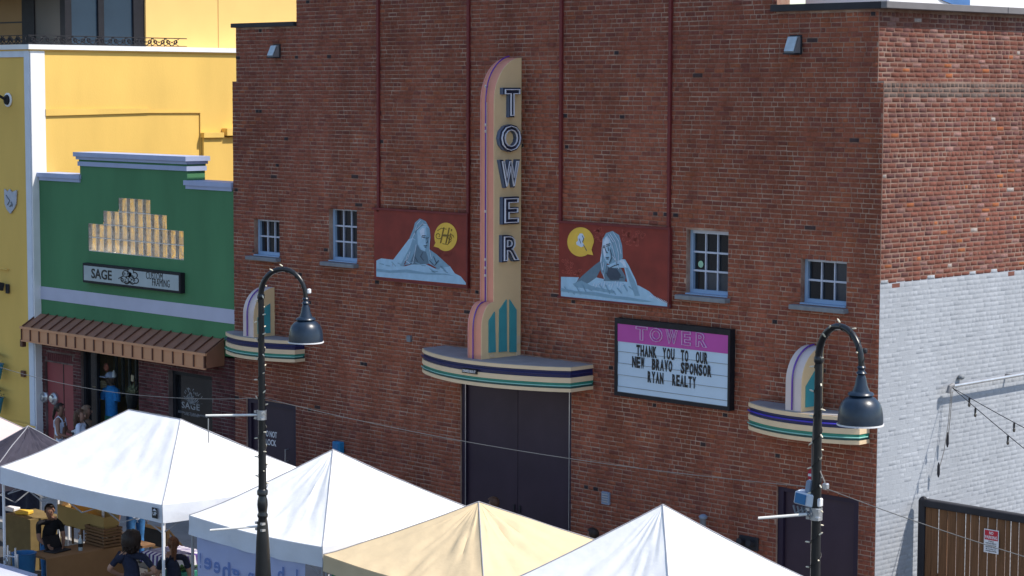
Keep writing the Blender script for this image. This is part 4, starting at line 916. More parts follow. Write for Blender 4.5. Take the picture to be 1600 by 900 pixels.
# shop sign
P = [onY(*c, -.10) for c in ((131, 415), (279, 430), (279, 453.5), (131, 438.5))]; x0, x1, z0, z1 = (P[0].x+P[3].x)/2, (P[1].x+P[2].x)/2, (P[2].z+P[3].z)/2, (P[0].z+P[1].z)/2
SS = thing('shop_sign', 'long grey SAGE CUSTOM FRAMING sign on the green wall below the glass blocks', 'sign', ((x0+x1)/2, 0, z0))
MB().obox(((x0+x1)/2, -.04, (z0+z1)/2), x1-x0+.10, .115, z1-z0+.10, chamf=.008).build('sign_frame', M_BLACK, SS)
MB().box((x0, -.101, z0), (x1, -.0975, z1)).build('sign_face', mat('sign_face_grey', (.36, .42, .44), .5, .08, 3), SS)
S_ = lambda zx, zy: (120+zx/9.41, 400+zy/9.41)
mb = MB(); Pa = onY(*S_(215, 330), -.103); Pb = onY(*S_(515, 355), -.103); zt2 = onY(*S_(215, 185), -.103).z; fit_text(mb, 'SAGE', (Pa.x, -.102, (Pa.z+Pb.z)/2), XX, ZZ, Pb.x-Pa.x, (zt2-Pa.z), .004, bold=.022); mb.build('large_lettering', M_INK, SS)
mb = MB()
for s, a, b, top in (('CUSTOM', (1018, 338), (1262, 360), 275), ('FRAMING', (1110, 440), (1365, 462), 375)):
    Pa = onY(*S_(*a), -.103); Pb = onY(*S_(*b), -.103); fit_text(mb, s, (Pa.x, -.102, (Pa.z+Pb.z)/2), XX, ZZ, Pb.x-Pa.x, .145, .003)
mb.build('small_lettering', M_INK, SS)
mb = MB()
rim = []
for (cx_, cy_, r_) in ((690, 340, 48), (715, 260, 50), (790, 235, 52), (850, 285, 48), (872, 365, 42), (780, 330, 60), (735, 370, 44), (820, 375, 44)):
    pts = [S_(cx_+r_*math.cos(2*PI*k/14), cy_+r_*1.08*math.sin(2*PI*k/14)) for k in range(14)]; mb.prism([(p.x, -.1015, p.z) for p in (onY(*q, -.102) for q in pts)], (0, -.002, 0))
mb.build('bush_outline', M_INK, SS); mb = MB()
for (cx_, cy_, r_) in ((690, 340, 34), (715, 262, 37), (790, 240, 40), (848, 288, 35), (872, 363, 28), (785, 320, 44), (738, 362, 30), (822, 370, 30), (775, 275, 36)):
    pts = [S_(cx_+r_*math.cos(2*PI*k/14), cy_+r_*1.08*math.sin(2*PI*k/14)) for k in range(14)]; mb.prism([(p.x, -.1038, p.z) for p in (onY(*q, -.102) for q in pts)], (0, -.0015, 0))
mb.build('bush_fill', MATS['sign_face_grey'], SS)
fs_ = lambda x, y: S_(x, y)
strands(fs_, [spiral((700, 340), 26, 1.2, 10), spiral((720, 265), 24, 1.1, 10, -1), spiral((850, 300), 24, 1.2, 10), spiral((868, 362), 18, 1, 8, -1), [(785, 400), (780, 340), (740, 300)], [(785, 400), (790, 330), (830, 290)], [(785, 400), (750, 370), (725, 380)], [(785, 400), (820, 380), (850, 392)], [(770, 250), (785, 220), (805, 250)], [(640, 330), (690, 300)], [(760, 300), (800, 310)], [(815, 330), (840, 340)]], .016, -.1056).build('bush_lines', M_INK, SS)

# ================================================================== YELLOW BUILDING (far left)
YX, YF, YZ = -21.5, -.14, 8.95
YB = thing('yellow_building', 'tall yellow stucco building with white corner trim and setback top storey behind the green shop', 'building', (YX-5, 6, 0))
MB().box((YX-20, YF+.01, 0), (YX-.01, 16, YZ)).build('stucco_wall', M_YEL, YB)
ye = onX(71, 200, YX).y
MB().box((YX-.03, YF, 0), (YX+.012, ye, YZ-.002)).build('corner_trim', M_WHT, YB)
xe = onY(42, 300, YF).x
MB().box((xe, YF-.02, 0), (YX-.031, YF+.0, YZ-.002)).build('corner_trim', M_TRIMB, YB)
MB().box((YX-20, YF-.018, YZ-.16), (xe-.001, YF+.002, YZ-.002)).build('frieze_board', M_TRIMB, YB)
MB().box((YX-20, YF-.07, YZ), (YX+.06, 16, YZ+.10)).build('parapet_cap', M_WHT, YB)
MB().box((YX-20, YF-.03, YZ-.028), (YX+.03, 16, YZ-.001)).build('cap_shadow_mould', M_YEL, YB)
# faint ledges on the side wall
p = onX(72, 181, YX); q = onX(232, 176.5, YX); r = onX(313, 176.5, YX); s = onX(313, 282, YX)
MB().prism([(YX, ye, p.z), (YX, q.y, q.z), (YX, q.y, q.z+.10), (YX, ye, p.z+.14)], (.03, 0, 0)).build('stucco_ledge', M_YEL, YB)
MB().prism([(YX, q.y+.001, q.z), (YX, r.y, r.z), (YX, r.y, r.z+.03), (YX, q.y+.001, q.z+.03)], (.024, 0, 0)).build('stucco_ledge', M_YEL, YB)
MB().box((YX, r.y-.02, 5.5), (YX+.02, r.y+.012, r.z-.001)).build('stucco_batten', M_YEL, YB)
# boxed chase near the theatre
a = onX(313, 240, YX).y; MB().box((YX, a+.03, 5.5), (YX+.09, 6, 7.06)).build('boxed_chase', M_YEL, YB)
MB().box((YX, a, 7.06), (YX+.15, a+.55, 7.17)).build('chase_cap', M_YEL, YB); MB().box((YX, a+.60, 7.10), (YX+.20, 6, 7.26)).build('chase_cap', M_YEL, YB)
# setback storey
UX = YX-.55; yc = onX(105, 40, UX).y; yw0 = onX(112, 40, UX).y; yw1 = onX(228, 40, UX).y
MB().box((UX-16, yw1, YZ+.1), (UX, 16, 13)).build('upper_wall', M_YELU, YB)
MB().box((UX-16, yc+.3, YZ+.1), (UX-.32, yw1-.001, 13)).build('upper_wall', M_YELU, YB)
MB().box((UX-16, yc-1.2, 10.25), (UX-.1, yw1, 10.45)).build('unseen_shade_soffit', M_CHAR, YB)  # out of view, set low to deepen the shade in the recess
ysm = onX(341, 40, UX).y; MB().box((UX-.004, ysm-.012, YZ+.1), (UX+.003, ysm+.012, 13)).build('panel_joint', mat('joint_shadowless_tan', (.42, .26, .09), .8), YB)
ug = MB().box((UX-.16, yc, YZ+.1), (UX-.05, onX(114, 40, UX).y, 12.2)).build('upper_window', M_BLACK, YB); ug['label'] = 'dark framed corner window reflecting sky'
for a_, b_ in ((156, 165), (211, 228.5)): MB().box((UX-.16, onX(a_, 40, UX).y, YZ+.1), (UX-.05, onX(b_, 40, UX).y-.002, 12.2)).build('window_mullion', M_BLACK, ug)
for a_, b_ in ((114, 156), (165, 211)):
    y_0, y_1 = onX(a_, 40, UX).y, onX(b_, 40, UX).y
    MB().prism([(UX-.11, y_0, YZ+.12), (UX-.11, y_1, YZ+.12), (UX-.11, y_1, 12.2), (UX-.11, y_0, 12.2)], (.008, 0, 0)).build('pane', M_SKYGL, ug)
# recessed front of the top storey
x_a = onY(36, 30, yc).x; x_b = onY(55, 30, yc).x; x_c = onY(95, 30, yc).x
MB().box((x_b, yc, YZ+.1), (x_c, yc+.1, 12.2)).build('grey_door', mat('grey_brown_door', (.095, .085, .075), .6, .06, 2), YB)
MB().box((x_a, yc-.03, YZ+.1), (x_b-.001, yc+.09, 12.2)).build('door_post', M_BLACK, YB)
MB().box((x_c+.001, yc-.02, YZ+.1), (UX-.05, yc-.001, 12.2)).build('door_post', M_BLACK, YB)
MB().box((UX-16, yc+.02, YZ+.1), (x_a-.001, yc+.12, 12.2)).build('recess_wall', mat('shade_brown_wall', (.30, .17, .065), .7, .06, 2), YB)  # yellow wall under deep shade, that shade put into a brown colour
MB().box((UX-16, yc+.012, YZ+.62), (x_a-.002, yc+.019, YZ+.65)).build('wall_joint', M_CHAR, YB)
# scrolled railing
RL = MB(); rz = YZ+.10; yr1 = onX(293, 65, YX+.0).y; rx = YX-.03; hgt = .19
RL.tube([(rx, YF-.02, rz+hgt), (rx, yr1, rz+hgt)], .011, 5); RL.tube([(rx, YF-.02, rz+.02), (rx, yr1, rz+.02)], .008, 5)
RL.tube([(YX-18, YF-.02, rz+hgt), (rx, YF-.02, rz+hgt)], .008, 5); RL.tube([(YX-18, YF-.02, rz+.02), (rx, YF-.02, rz+.02)], .008, 5)
rail = RL.build('scroll_railing', M_BLACK, YB)
def scroll_mesh(axis):
    mb = MB()
    for s in (-1, 1):
        pts = [Vector((0, s*(.10+.045*(1-k/14*.7)*math.cos(s*0+2.4*PI*k/14)), .10+.055*(1-k/14*.7)*math.sin(2.4*PI*k/14))) for k in range(15)]
        pts = [Vector((0, s*.005, .02))]+[Vector((0, s*.05, .05))]+pts
        mb.tube(pts, .013, 5)
    mb.tube([(0, -.2, .02), (0, 0, .10), (0, .2, .02)], .008, 4); mb.tube([(0, -.2, .18), (0, 0, .10), (0, .2, .18)], .008, 4); mb.tube([(0, -.2, 0), (0, -.2, .19)], .006, 4)
    if axis: mb.v = [Vector((v.y, v.x, v.z)) for v in mb.v]
    return mb
sm = [scroll_mesh(0).build('scroll', M_BLACK, rail, True, origin=(0, 0, 0)), scroll_mesh(1).build('scroll', M_BLACK, rail, True, origin=(0, 0, 0))]
y = YF+.2; first = True
while y < yr1-.1:
    o = sm[0] if first else sm[0].copy()
    if not first: COL.objects.link(o); o.parent = rail
    o.location = Vector((rx, y, rz))-WORLD[rail.name]; first = False; y += .34
x = rx-.25; first = True
while x > YX-1.8:
    o = sm[1] if first else sm[1].copy()
    if not first: COL.objects.link(o); o.parent = rail
    o.location = Vector((x, YF-.02, rz))-WORLD[rail.name]; first = False; x -= .30
# fittings on the yellow front
P = onY(13, 156, YF); t = thing('wall_sconce', 'black bracket lamp with pale round rose high on the yellow front', 'wall lamp', (P.x, YF, P.z))
Mx = Matrix.Rotation(R(90), 3, 'X')
MB().lathe([(.15, 0), (.15, .02), (.12, .03)], (P.x, YF-.001, P.z), 18, M=Mx).build('pale_rose', M_WHT, t, True); MB().lathe([(.11, .03), (.10, .06), (.04, .08)], (P.x, YF-.001, P.z), 16, M=Mx).build('rose_boss', M_BLACK, t, True)
MB().tube([(P.x, YF-.06, P.z), (P.x-.05, YF-.25, P.z+.12), (P.x-.1, YF-.5, P.z+.12), (P.x-.12, YF-.6, P.z+.02)], .03, 8).build('arm', M_BLACK, t, True)
MB().lathe([(.17, -.22), (.15, -.10), (.06, 0), (.03, .06)], (P.x-.12, YF-.62, P.z+.02), 16).build('lamp_shade', M_TRIMB, t, True)
# shield plaque
f0 = lambda px, py: onY(px, py, YF-.03)
t = thing('shield_plaque', 'pale shield-shaped plaque on the yellow front beside the white corner trim', 'plaque', f0(15, 334))
MB().prism([f0(x_/4, 220+y_/4) for x_, y_ in ((25, 300), (45, 318), (58, 302), (72, 322), (102, 308), (98, 395), (85, 425), (63, 455), (42, 430), (28, 395))], (0, .025, 0)).build('shield', mat('plaque_pale_grey', (.42, .45, .52), .6, .08, 8), t)
mb = MB()
for a_, b_ in (((40, 340), (62, 375)), ((48, 400), (60, 380)), ((70, 380), (78, 410)), ((62, 410), (80, 395))): mb.tube([f0(a_[0]/4, 220+a_[1]/4)-YY*.008, f0(b_[0]/4, 220+b_[1]/4)-YY*.008], .012, 5)
mb.build('shield_tracery', M_SILL, t)
P = f0(5, 446); t = thing('wall_speaker', 'small dark speaker on a bracket on the yellow front', 'speaker', P); MB().obox((P.x, P.y-.14, P.z), .2, .22, .17, Matrix.Rotation(R(-15), 3, 'X'), chamf=.012).build('cabinet', M_CHAR, t); MB().obox((P.x+.17, P.y, P.z-.06), .1, .05, .2, chamf=.008).build('bracket', M_CHAR, t)
P = f0(36, 584); tag(MB().obox((P.x, P.y+.005, P.z), .14, .05, .13, chamf=.006).build('junction_box', M_COPD), 'brown junction box on the yellow front by the trim', 'box')
P = f0(8, 421); tag(MB().tube([P-XX*.3, P+XX*.1], .018, 6).build('conduit', M_YEL), 'short yellow conduit on the yellow front above the speaker', 'pipe')
def planter(px, py, label):
    P = f0(px, py); t = thing('wall_planter', label, 'planter', P, 'blue wall planters')
    MB().lathe([(.13, -.2), (.17, .0), (.20, .12), (.205, .14)], (P.x-.02, P.y-.22, P.z), 14).build('pot', M_BLUEP, t, True)
    MB().tube([(P.x-.3, P.y+.02, P.z+.32), (P.x-.05, P.y-.1, P.z+.30), (P.x+.12, P.y-.2, P.z+.30)], .03, 6).build('bracket_arm', M_EQBLU, t, True)
    random.seed(int(py)); mb = MB()
    for _ in range(90):
        o_ = Vector((P.x-.02+random.uniform(-.15, .15), P.y-.22+random.uniform(-.15, .15), P.z+.13+random.uniform(0, .16))); d_ = Vector((random.uniform(-1, 1), random.uniform(-1, 1), random.uniform(-.3, .8))).normalized()*.06; s_ = d_.cross(ZZ).normalized()*.022
        mb.add([o_, o_+d_*.5+s_, o_+d_, o_+d_*.5-s_], [(0, 1, 2, 3)])
    mb.build('leaves', mat('dark_leaf', (.035, .06, .05), .7), t)
planter(6, 577, 'blue pot on a wall bracket on the yellow front, upper of the pair')
planter(6, 630, 'blue pot on a wall bracket on the yellow front, lower of the pair')
P0, P1 = onY(25, 660, YF-.2), onY(57, 668, YF-.2); t = thing('hand_rail', 'low yellow rail with pale end post at the foot of the yellow front', 'rail', (P1.x, P1.y, .12)); MB().tube([P0-XX*1.5, P1], .02, 6).build('rail', M_YEL, t); MB().tube([P1+ZZ*.02, (P1.x, P1.y, .12)], .022, 6).build('post', M_TRIMB, t)

# ================================================================== RIGHT-HAND LOT
FY = .92
zt0 = onY(1437, 778, FY).z
GT = thing('board_gate', 'brown wooden board gate in a dark metal frame beside the white-painted wall', 'gate', (3, FY, .05))
xs_ = .10; gz = zt0
mb = MB(); mb.obox((xs_+.055, FY, gz/2+.02), .11, .11, gz-.06, chamf=.012); MB_post = mb.build('post', M_CHAR, GT)
MB().lathe([(.06, 0), (.058, .02), (.035, .045), (.0, .055)], (xs_+.055, FY, gz-.02), 12).build('post_cap', M_CHAR, GT, True)
mb = MB(); mb.obox((xs_+2.6, FY-.01, gz-.05), 5.0, .12, .11, chamf=.012); mb.build('top_rail', M_CHAR, GT)
MB().box((xs_+.11, FY+.0, .16), (5.2, FY+.06, .26)).build('bottom_rail', M_CHAR, GT)
for z in (1.2,): MB().box((xs_+.112, FY+.035, z), (5.2, FY+.08, z+.09)).build('middle_rail', M_CHAR, GT)
gaps = [1467.5, 1481.5, 1495.3, 1509.5, 1517, 1530.5, 1544, 1558, 1571.8, 1580, 1592.5]
gx = [xs_+.112]+[onY(g, 800+(g-1467)*.16, FY).x for g in gaps]
while gx[-1] < 5.0: gx.append(gx[-1]+.155)
random.seed(4)
for i, (a, b) in enumerate(zip(gx, gx[1:])):
    a2 = a+(.008 if i else 0)+random.uniform(0, .003); b2 = b-.008
    cuts = [a2, b2] if i else [a2, a2+(b2-a2)/2-.002, a2+(b2-a2)/2+.001, b2]
    for j in range(0, len(cuts), 2):
        MB().obox(((cuts[j]+cuts[j+1])/2, FY-.005+random.uniform(-.004, .004), (gz+.10)/2+.02), cuts[j+1]-cuts[j], .026, gz-.2, Matrix.Rotation(random.uniform(-.0015, .0015), 3, 'Y'), chamf=.003).build('board', M_FENCE, GT)
# no parking sign
G_ = lambda zx, zy: (1400+zx/5.625, 740+zy/5.625)
P = [onY(*G_(*c), FY-.04) for c in ((775, 485), (905, 502), (898, 708), (770, 690))]; x0, x1, z0, z1 = (P[0].x+P[3].x)/2, (P[1].x+P[2].x)/2, (P[2].z+P[3].z)/2, (P[0].z+P[1].z)/2
NP = thing('no_parking_sign', 'red and white NO PARKING sign fixed to the brown board gate', 'sign', ((x0+x1)/2, FY-.04, z0))
MB().box((x0, FY-.04, z0), (x1, FY-.034, z1)).build('sign_plate', M_WLET, NP)
zr = z0+(z1-z0)*.55; MB().box((x0+.012, FY-.0425, zr), (x1-.012, FY-.0405, z1-.012)).build('red_field', mat('sign_red', (.50, .025, .045), .5, .06, 5), NP)
mb = MB(); w = x1-x0; h = z1-z0
fit_text(mb, 'NO', (x0+w*.36, FY-.043, z0+h*.79), XX, ZZ, w*.28, h*.13, .001, bold=.02); fit_text(mb, 'PARKING', (x0+w*.09, FY-.043, z0+h*.60), XX, ZZ, w*.82, h*.14, .001, bold=.02); mb.build('white_lettering', M_WLET, NP)
mb = MB()
for k, (s, ww) in enumerate((('FIRE', .36), ('DEPARTMENT', .74), ('CONNECTION', .70), ('VEHICLES WILL', .76), ('BE TOWED AT', .70), ('OWNERS EXPENSE', .76))):
    fit_text(mb, s, (x0+w*(.5-ww/2), FY-.0405, z0+h*(.465-.082*k)), XX, ZZ, w*ww, h*.052, .001, bold=.015)
mb.build('black_lettering', M_INK, NP)
# bracket arm on the painted wall with cord and festoon lights
A0 = onX(1486, 604, .14); BR = thing('pipe_arm', 'grey pipe arm along the white-painted wall with an elbow at its end', 'bracket', (A0.x, A0.y, A0.z))
MB().tube([(.14, A0.y, A0.z), (.14, 9, A0.z+.03)], .026, 10).build('pipe', M_STEEL, BR, True); mb = MB(); mb.tube([(.14, A0.y+.05, A0.z+.02), (.14, A0.y-.03, A0.z), (.12, A0.y-.04, A0.z-.09)], .034, 10); mb.build('elbow', M_GREYM, BR, True)
for y in (3.2, 6.0): MB().tube([(0, y, A0.z+.01), (.14, y, A0.z+.01)], .02, 8).build('standoff', M_GREYM, BR, True)
Pf = onX(1502, 589, .05); tag(MB().ball(Pf, .05, .06, .04, 8).build('anchor_knob', M_SILL, None, True), 'small knob on the white-painted wall above the pipe arm', 'knob')
def cord(nm, label, pts, r=.006, cat='cord', knots=()):
    t = thing(nm, label, cat, pts[0]); MB().tube(pts, r, 5).build('line', M_WIRE if r < .008 else M_CHAR, t)
    for k in knots: MB().lathe([(.008, -.12), (.022, -.07), (.02, .05), (.006, .1)], k, 8).build('toggle', M_CHAR, t, True)
    return t
X1 = .12; cA = [onX(*q, X1) for q in ((1486, 612), (1482, 660), (1475, 705), (1466, 738))]; cord('hanging_cord', 'thin cord with a toggle hanging from the end of the pipe arm', cA, .006, 'cord', [onX(1466.5, 733, X1)])
cB = [onX(*q, X1) for q in ((1488, 612), (1485, 650), (1481, 690))]; cord('hanging_cord', 'shorter thin cord with a toggle hanging beside the longer one', cB, .006, 'cord', [onX(1480.5, 686, X1)])
def festoon(label, p0, p1, bulbs, sag):
    n = 14; pts = [p0.lerp(p1, k/n)-ZZ*sag*math.sin(PI*k/n) for k in range(n+1)]
    t = thing('festoon_lights', label, 'string lights', p0, 'festoon strings from the wall arm'); MB().tube(pts, .006, 5).build('cable', M_CHAR, t)
    for u in bulbs:
        i = min(n-1, int(u*n)); P = pts[i].lerp(pts[i+1], u*n-i)
        b = MB().lathe([(.013, -.08), (.016, -.02), (.009, .0)], P, 8).build('lamp_holder', M_INK, t, True); MB().ball(P-ZZ*.105, .021, .021, .032, 8).build('bulb', mat('festoon_bulb', (.06, .05, .04), .15, .1, 5, spec=.7), b, True)
E0 = onX(1488, 606, .14)
festoon('upper of two bulb strings running right from the pipe arm', E0, onY(1720, 728, 0.6), (.125, .44, .8), .03)
festoon('lower of two bulb strings running right from the pipe arm', E0, onY(1720, 795, 0.3), (.17, .40, .75), .03)

# ================================================================== LAMP POSTS, CABLES
PY = -8.15
random.seed(2)
def lamp_post(pxb, pyb, az, label, hk, flabel):
    B = onY(pxb, pyb, PY); B = Vector((B.x, PY, 0)); g = 'street lamps with arched necks'
    t = thing('street_lamp', label, 'street lamp', B, g)
    ztop = 5.93; rr = .31; AH = .33; zc = ztop-AH; a = Vector((math.cos(az), math.sin(az), 0))
    mb = MB(); mb.tube([B+ZZ*3.1, B+ZZ*zc], [.052, .036], 16); mb.build('shaft', M_LAMP, t, True)
    prof = [(.30, 0), (.28, .35), (.2, .5), (.13, .8), (.108, 1.9), (.094, 2.2), (.083, 2.5), (.066, 2.72), (.054, 2.79), (.066, 2.81), (.068, 2.835), (.054, 2.86), (.06, 2.9), (.068, 2.96), (.063, 3.02), (.052, 3.06), (.05, 3.075), (.067, 3.09), (.069, 3.14), (.054, 3.16)]
    MB().lathe(prof, B, 20).build('pedestal', M_LAMP, t, True)
    pts = [B+ZZ*zc+a*(rr-rr*math.cos(th))+ZZ*(AH*math.sin(th)) for th in [PI*k/20 for k in range(0, 20)]]
    end = B+a*(2*rr); pts += [end+ZZ*(zc-.01), end+ZZ*(zc-.07)]
    MB().tube(pts, [.037-.010*k/len(pts) for k in range(len(pts))], 12).build('arched_neck', M_LAMP, t, True)
    MB().lathe([(.038, -.035), (.047, -.02), (.047, .02), (.038, .035)], B+ZZ*(zc-.02), 14).build('collar', M_LAMP, t, True)
    zs = zc-.045
    k_, h_ = .70, .72
    sh = MB().lathe([(r_*k_, z_*h_) for r_, z_ in [(.045, .05), (.06, .03), (.045, .0), (.05, -.02), (.075, -.045), (.05, -.07), (.07, -.12), (.085, -.20), (.115, -.28), (.165, -.30), (.178, -.325), (.15, -.345), (.205, -.375), (.255, -.43), (.285, -.50), (.300, -.60), (.305, -.70), (.288, -.70), (.27, -.58), (.05, -.42)]], end+ZZ*zs, 28).build('lamp_shade', M_SHADE, t, True)
    MB().lathe([(.29*k_, -.706*h_), (.315*k_, -.703*h_), (.315*k_, -.725*h_), (.29*k_, -.728*h_)], end+ZZ*zs, 28).build('white_rim', M_WLET, sh, True)
    MB().ball(end+ZZ*(zs-.67*h_), .10, .10, .065, 14).build('lens_bowl', M_WLET, sh, True)
    # banner rods with clamps
    for z, L, dz in hk:
        P = B+ZZ*z; d = Vector((-.69, -.72, 0)).normalized()
        rod = MB().tube([P, P+d*L-ZZ*dz], .015, 8).build('banner_rod', mat('white_rod', (.72, .71, .68), .4), t, True)
        mb = MB(); mb.lathe([(.060, -.06), (.060, .06)], P, 12); 
        for s in (-1, 1): mb.obox(P+Vector((.055*s, -.04, .04)), .04, .05, .028); mb.obox(P+Vector((.055*s, -.04, -.04)), .04, .05, .028)
        mb.build('clamp', M_STEEL, rod)
    # string of mini bulbs wound round shaft and neck
    s = thing('fairy_lights', flabel, 'fairy lights', B+ZZ*3.2, 'fairy lights on the lamp posts')
    path = []
    N = 150
    for k in range(N):
        z = 3.17+(zc-3.17)*k/(N-1); ph = k*.42; rad = .060-.022*k/N; path.append(B+Vector((rad*math.cos(ph), rad*math.sin(ph), z)))
    for k, th in enumerate([PI*q/40 for q in range(1, 40)]):
        c = B+ZZ*zc+a*(rr-rr*math.cos(th))+ZZ*(AH*math.sin(th)); nrm = (a*(-math.cos(th))+ZZ*math.sin(th)); side = a.cross(ZZ); ph = k*1.0; path.append(c+(nrm*math.cos(ph)+side*math.sin(ph))*.036)
    MB().tube(path, .004, 4).build('wire', M_INK, s)
    bm_ = MB().lathe([(.003, -.0), (.009, .010), (.009, .036), (.003, .05)], (0, 0, 0), 6)
    first = None
    for i in range(4, len(path), 5):
        p = path[i]; q = path[min(i+1, len(path)-1)]
        if first is None: first = bm_.build('mini_bulb', M_CLIP, s, origin=(0, 0, 0)); o = first
        else: o = first.copy(); COL.objects.link(o); o.parent = s
        ax = B+ZZ*p.z if p.z < zc and i < N else p; out = (p-ax) if (p-ax).length > .01 else Vector((random.uniform(-1, 1), random.uniform(-1, 1), random.uniform(-.3, 1)))
        out = (out.normalized()+Vector((random.uniform(-.7, .7), random.uniform(-.7, .7), random.uniform(-.9, .9)))).normalized()
        o.location = p-WORLD[s.name]; o.rotation_euler = out.to_track_quat('Z', 'Y').to_euler()
    return t, B, end
LP, LB, LE = lamp_post(411, 890, R(24), 'black street lamp in front of the left small marquee, banner rods on its left', [(onY(408, 648, PY).z, .70, .01), (onY(411, 822, PY).z, .66, .055)], 'pale mini bulbs wound round the left street lamp')
RP, RBs, RE = lamp_post(1274, 890, R(-13), 'black street lamp in front of the right small marquee near the corner', [(onY(1272, 802, PY).z, .56, .045)], 'pale mini bulbs wound round the right street lamp')
# spare lamp bracket / camera knob on the necks
P = onY(483, 455, PY); tag(MB().obox((P.x, P.y, P.z), .04, .05, .06, chamf=.012).build('photocell', M_WLET), 'small pale photocell on the neck of the left street lamp', 'photocell')
P = onY(1351, 548, PY); tag(MB().obox((P.x, P.y, P.z), .05, .05, .05, chamf=.012).build('photocell', M_CHAR), 'small dark photocell on the neck of the right street lamp', 'photocell')
# equipment box on the right post
f3 = lambda px, py: onY(px, py, PY)
P = f3(1258, 778); t = thing('pole_camera_box', 'pale box with blue glass face strapped to the right street lamp', 'equipment box', P)
Mz = Matrix.Rotation(R(12), 3, 'Z') @ Matrix.Rotation(R(8), 3, 'Y')
MB().obox((P.x+.02, P.y, P.z), .20, .15, .125, Mz, chamf=.01).build('housing', M_EQBOX, t); c0 = Vector((P.x+.02, P.y, P.z)); MB().obox(c0+Mz@Vector((-.03, -.081, .0)), .115, .012, .10, Mz, chamf=.003).build('blue_face', M_EQBLU, t)
MB().obox(c0+Vector((.03, 0, .12)), .06, .065, .12, Mz, chamf=.01).build('top_module', M_GREYP, t); MB().obox(c0+Vector((.15, 0, -.02)), .06, .06, .085, chamf=.01).build('mount_block', M_WLET, t)
mb = MB(); 
for k in range(5): mb.tube([c0+Vector((-.12+.05*k, -.05, -.08)), c0+Vector((-.08+.05*k, -.07, -.15)), c0+Vector((.0+.03*k, -.03, -.09))], .012, 5)
mb.build('cable_loop', M_SILL, t, True)
P = f3(1268, 745); RS = thing('round_sign', 'small round red sign on the back of the right street lamp', 'sign', P); MB().lathe([(.075, -.006), (.075, .006)], P+Vector((-.03, .08, 0)), 18, M=Matrix.Rotation(R(90), 3, 'X')).build('red_disc', MATS['sign_red'], RS); MB().box((P.x-.09, P.y+.062, P.z-.012), (P.x+.03, P.y+.073, P.z+.012)).build('white_bar', M_WLET, RS); MB().box((P.x-.04, P.y+.08, P.z-.02), (P.x+.05, P.y+.1, P.z+.02)).build('strap', M_STEEL, RS)
tag(MB().tube([f3(1272.5, 640), f3(1269, 700), f3(1268.5, 780), f3(1268, 905)], .007, 5).build('pole_cable', M_WIRE), 'pale wire running down the left side of the right street lamp', 'cable')
# cables between the posts
def wire(label, pts, sag, r=.0045):
    out = []
    for p, q in zip(pts, pts[1:]): out += [p.lerp(q, k/16)-ZZ*sag*4*(k/16)*(1-k/16) for k in range(16)]
    out.append(pts[-1]); return tag(MB().tube(out, r, 5).build('cable', M_WIRE), label, 'cable')
wa = onY(404, 622, PY); wire('thin pale cable sagging from the left lamp post leftwards past the shop', [onY(-60, 553, PY+.4), wa], .22)
wb = onY(1290, 763, PY); wire('thin pale cable slung between the two lamp posts across the tall door', [onY(413, 622, PY), wb], .13)
wire('thin pale cable running from the right lamp post past the board gate', [wb, onY(1680, 893, PY+.3)], .03)
t = thing('cable_clamp', 'small clamp and stay holding the cable at the right lamp post', 'clamp', wb); MB().obox(wb+ZZ*.02, .06, .05, .06, chamf=.01).build('clamp_block', M_STEEL, t); MB().tube([f3(1281, 735), f3(1288, 752), wb], .008, 5).build('stay', M_WIRE, t)
P = onY(325, 656, PY); tag(MB().tube([onY(325.5, 654, PY), onY(325.5, 692, PY)], .008, 5).build('rod_strap', M_STEEL), 'thin strap hanging from the end of the upper banner rod', 'strap')

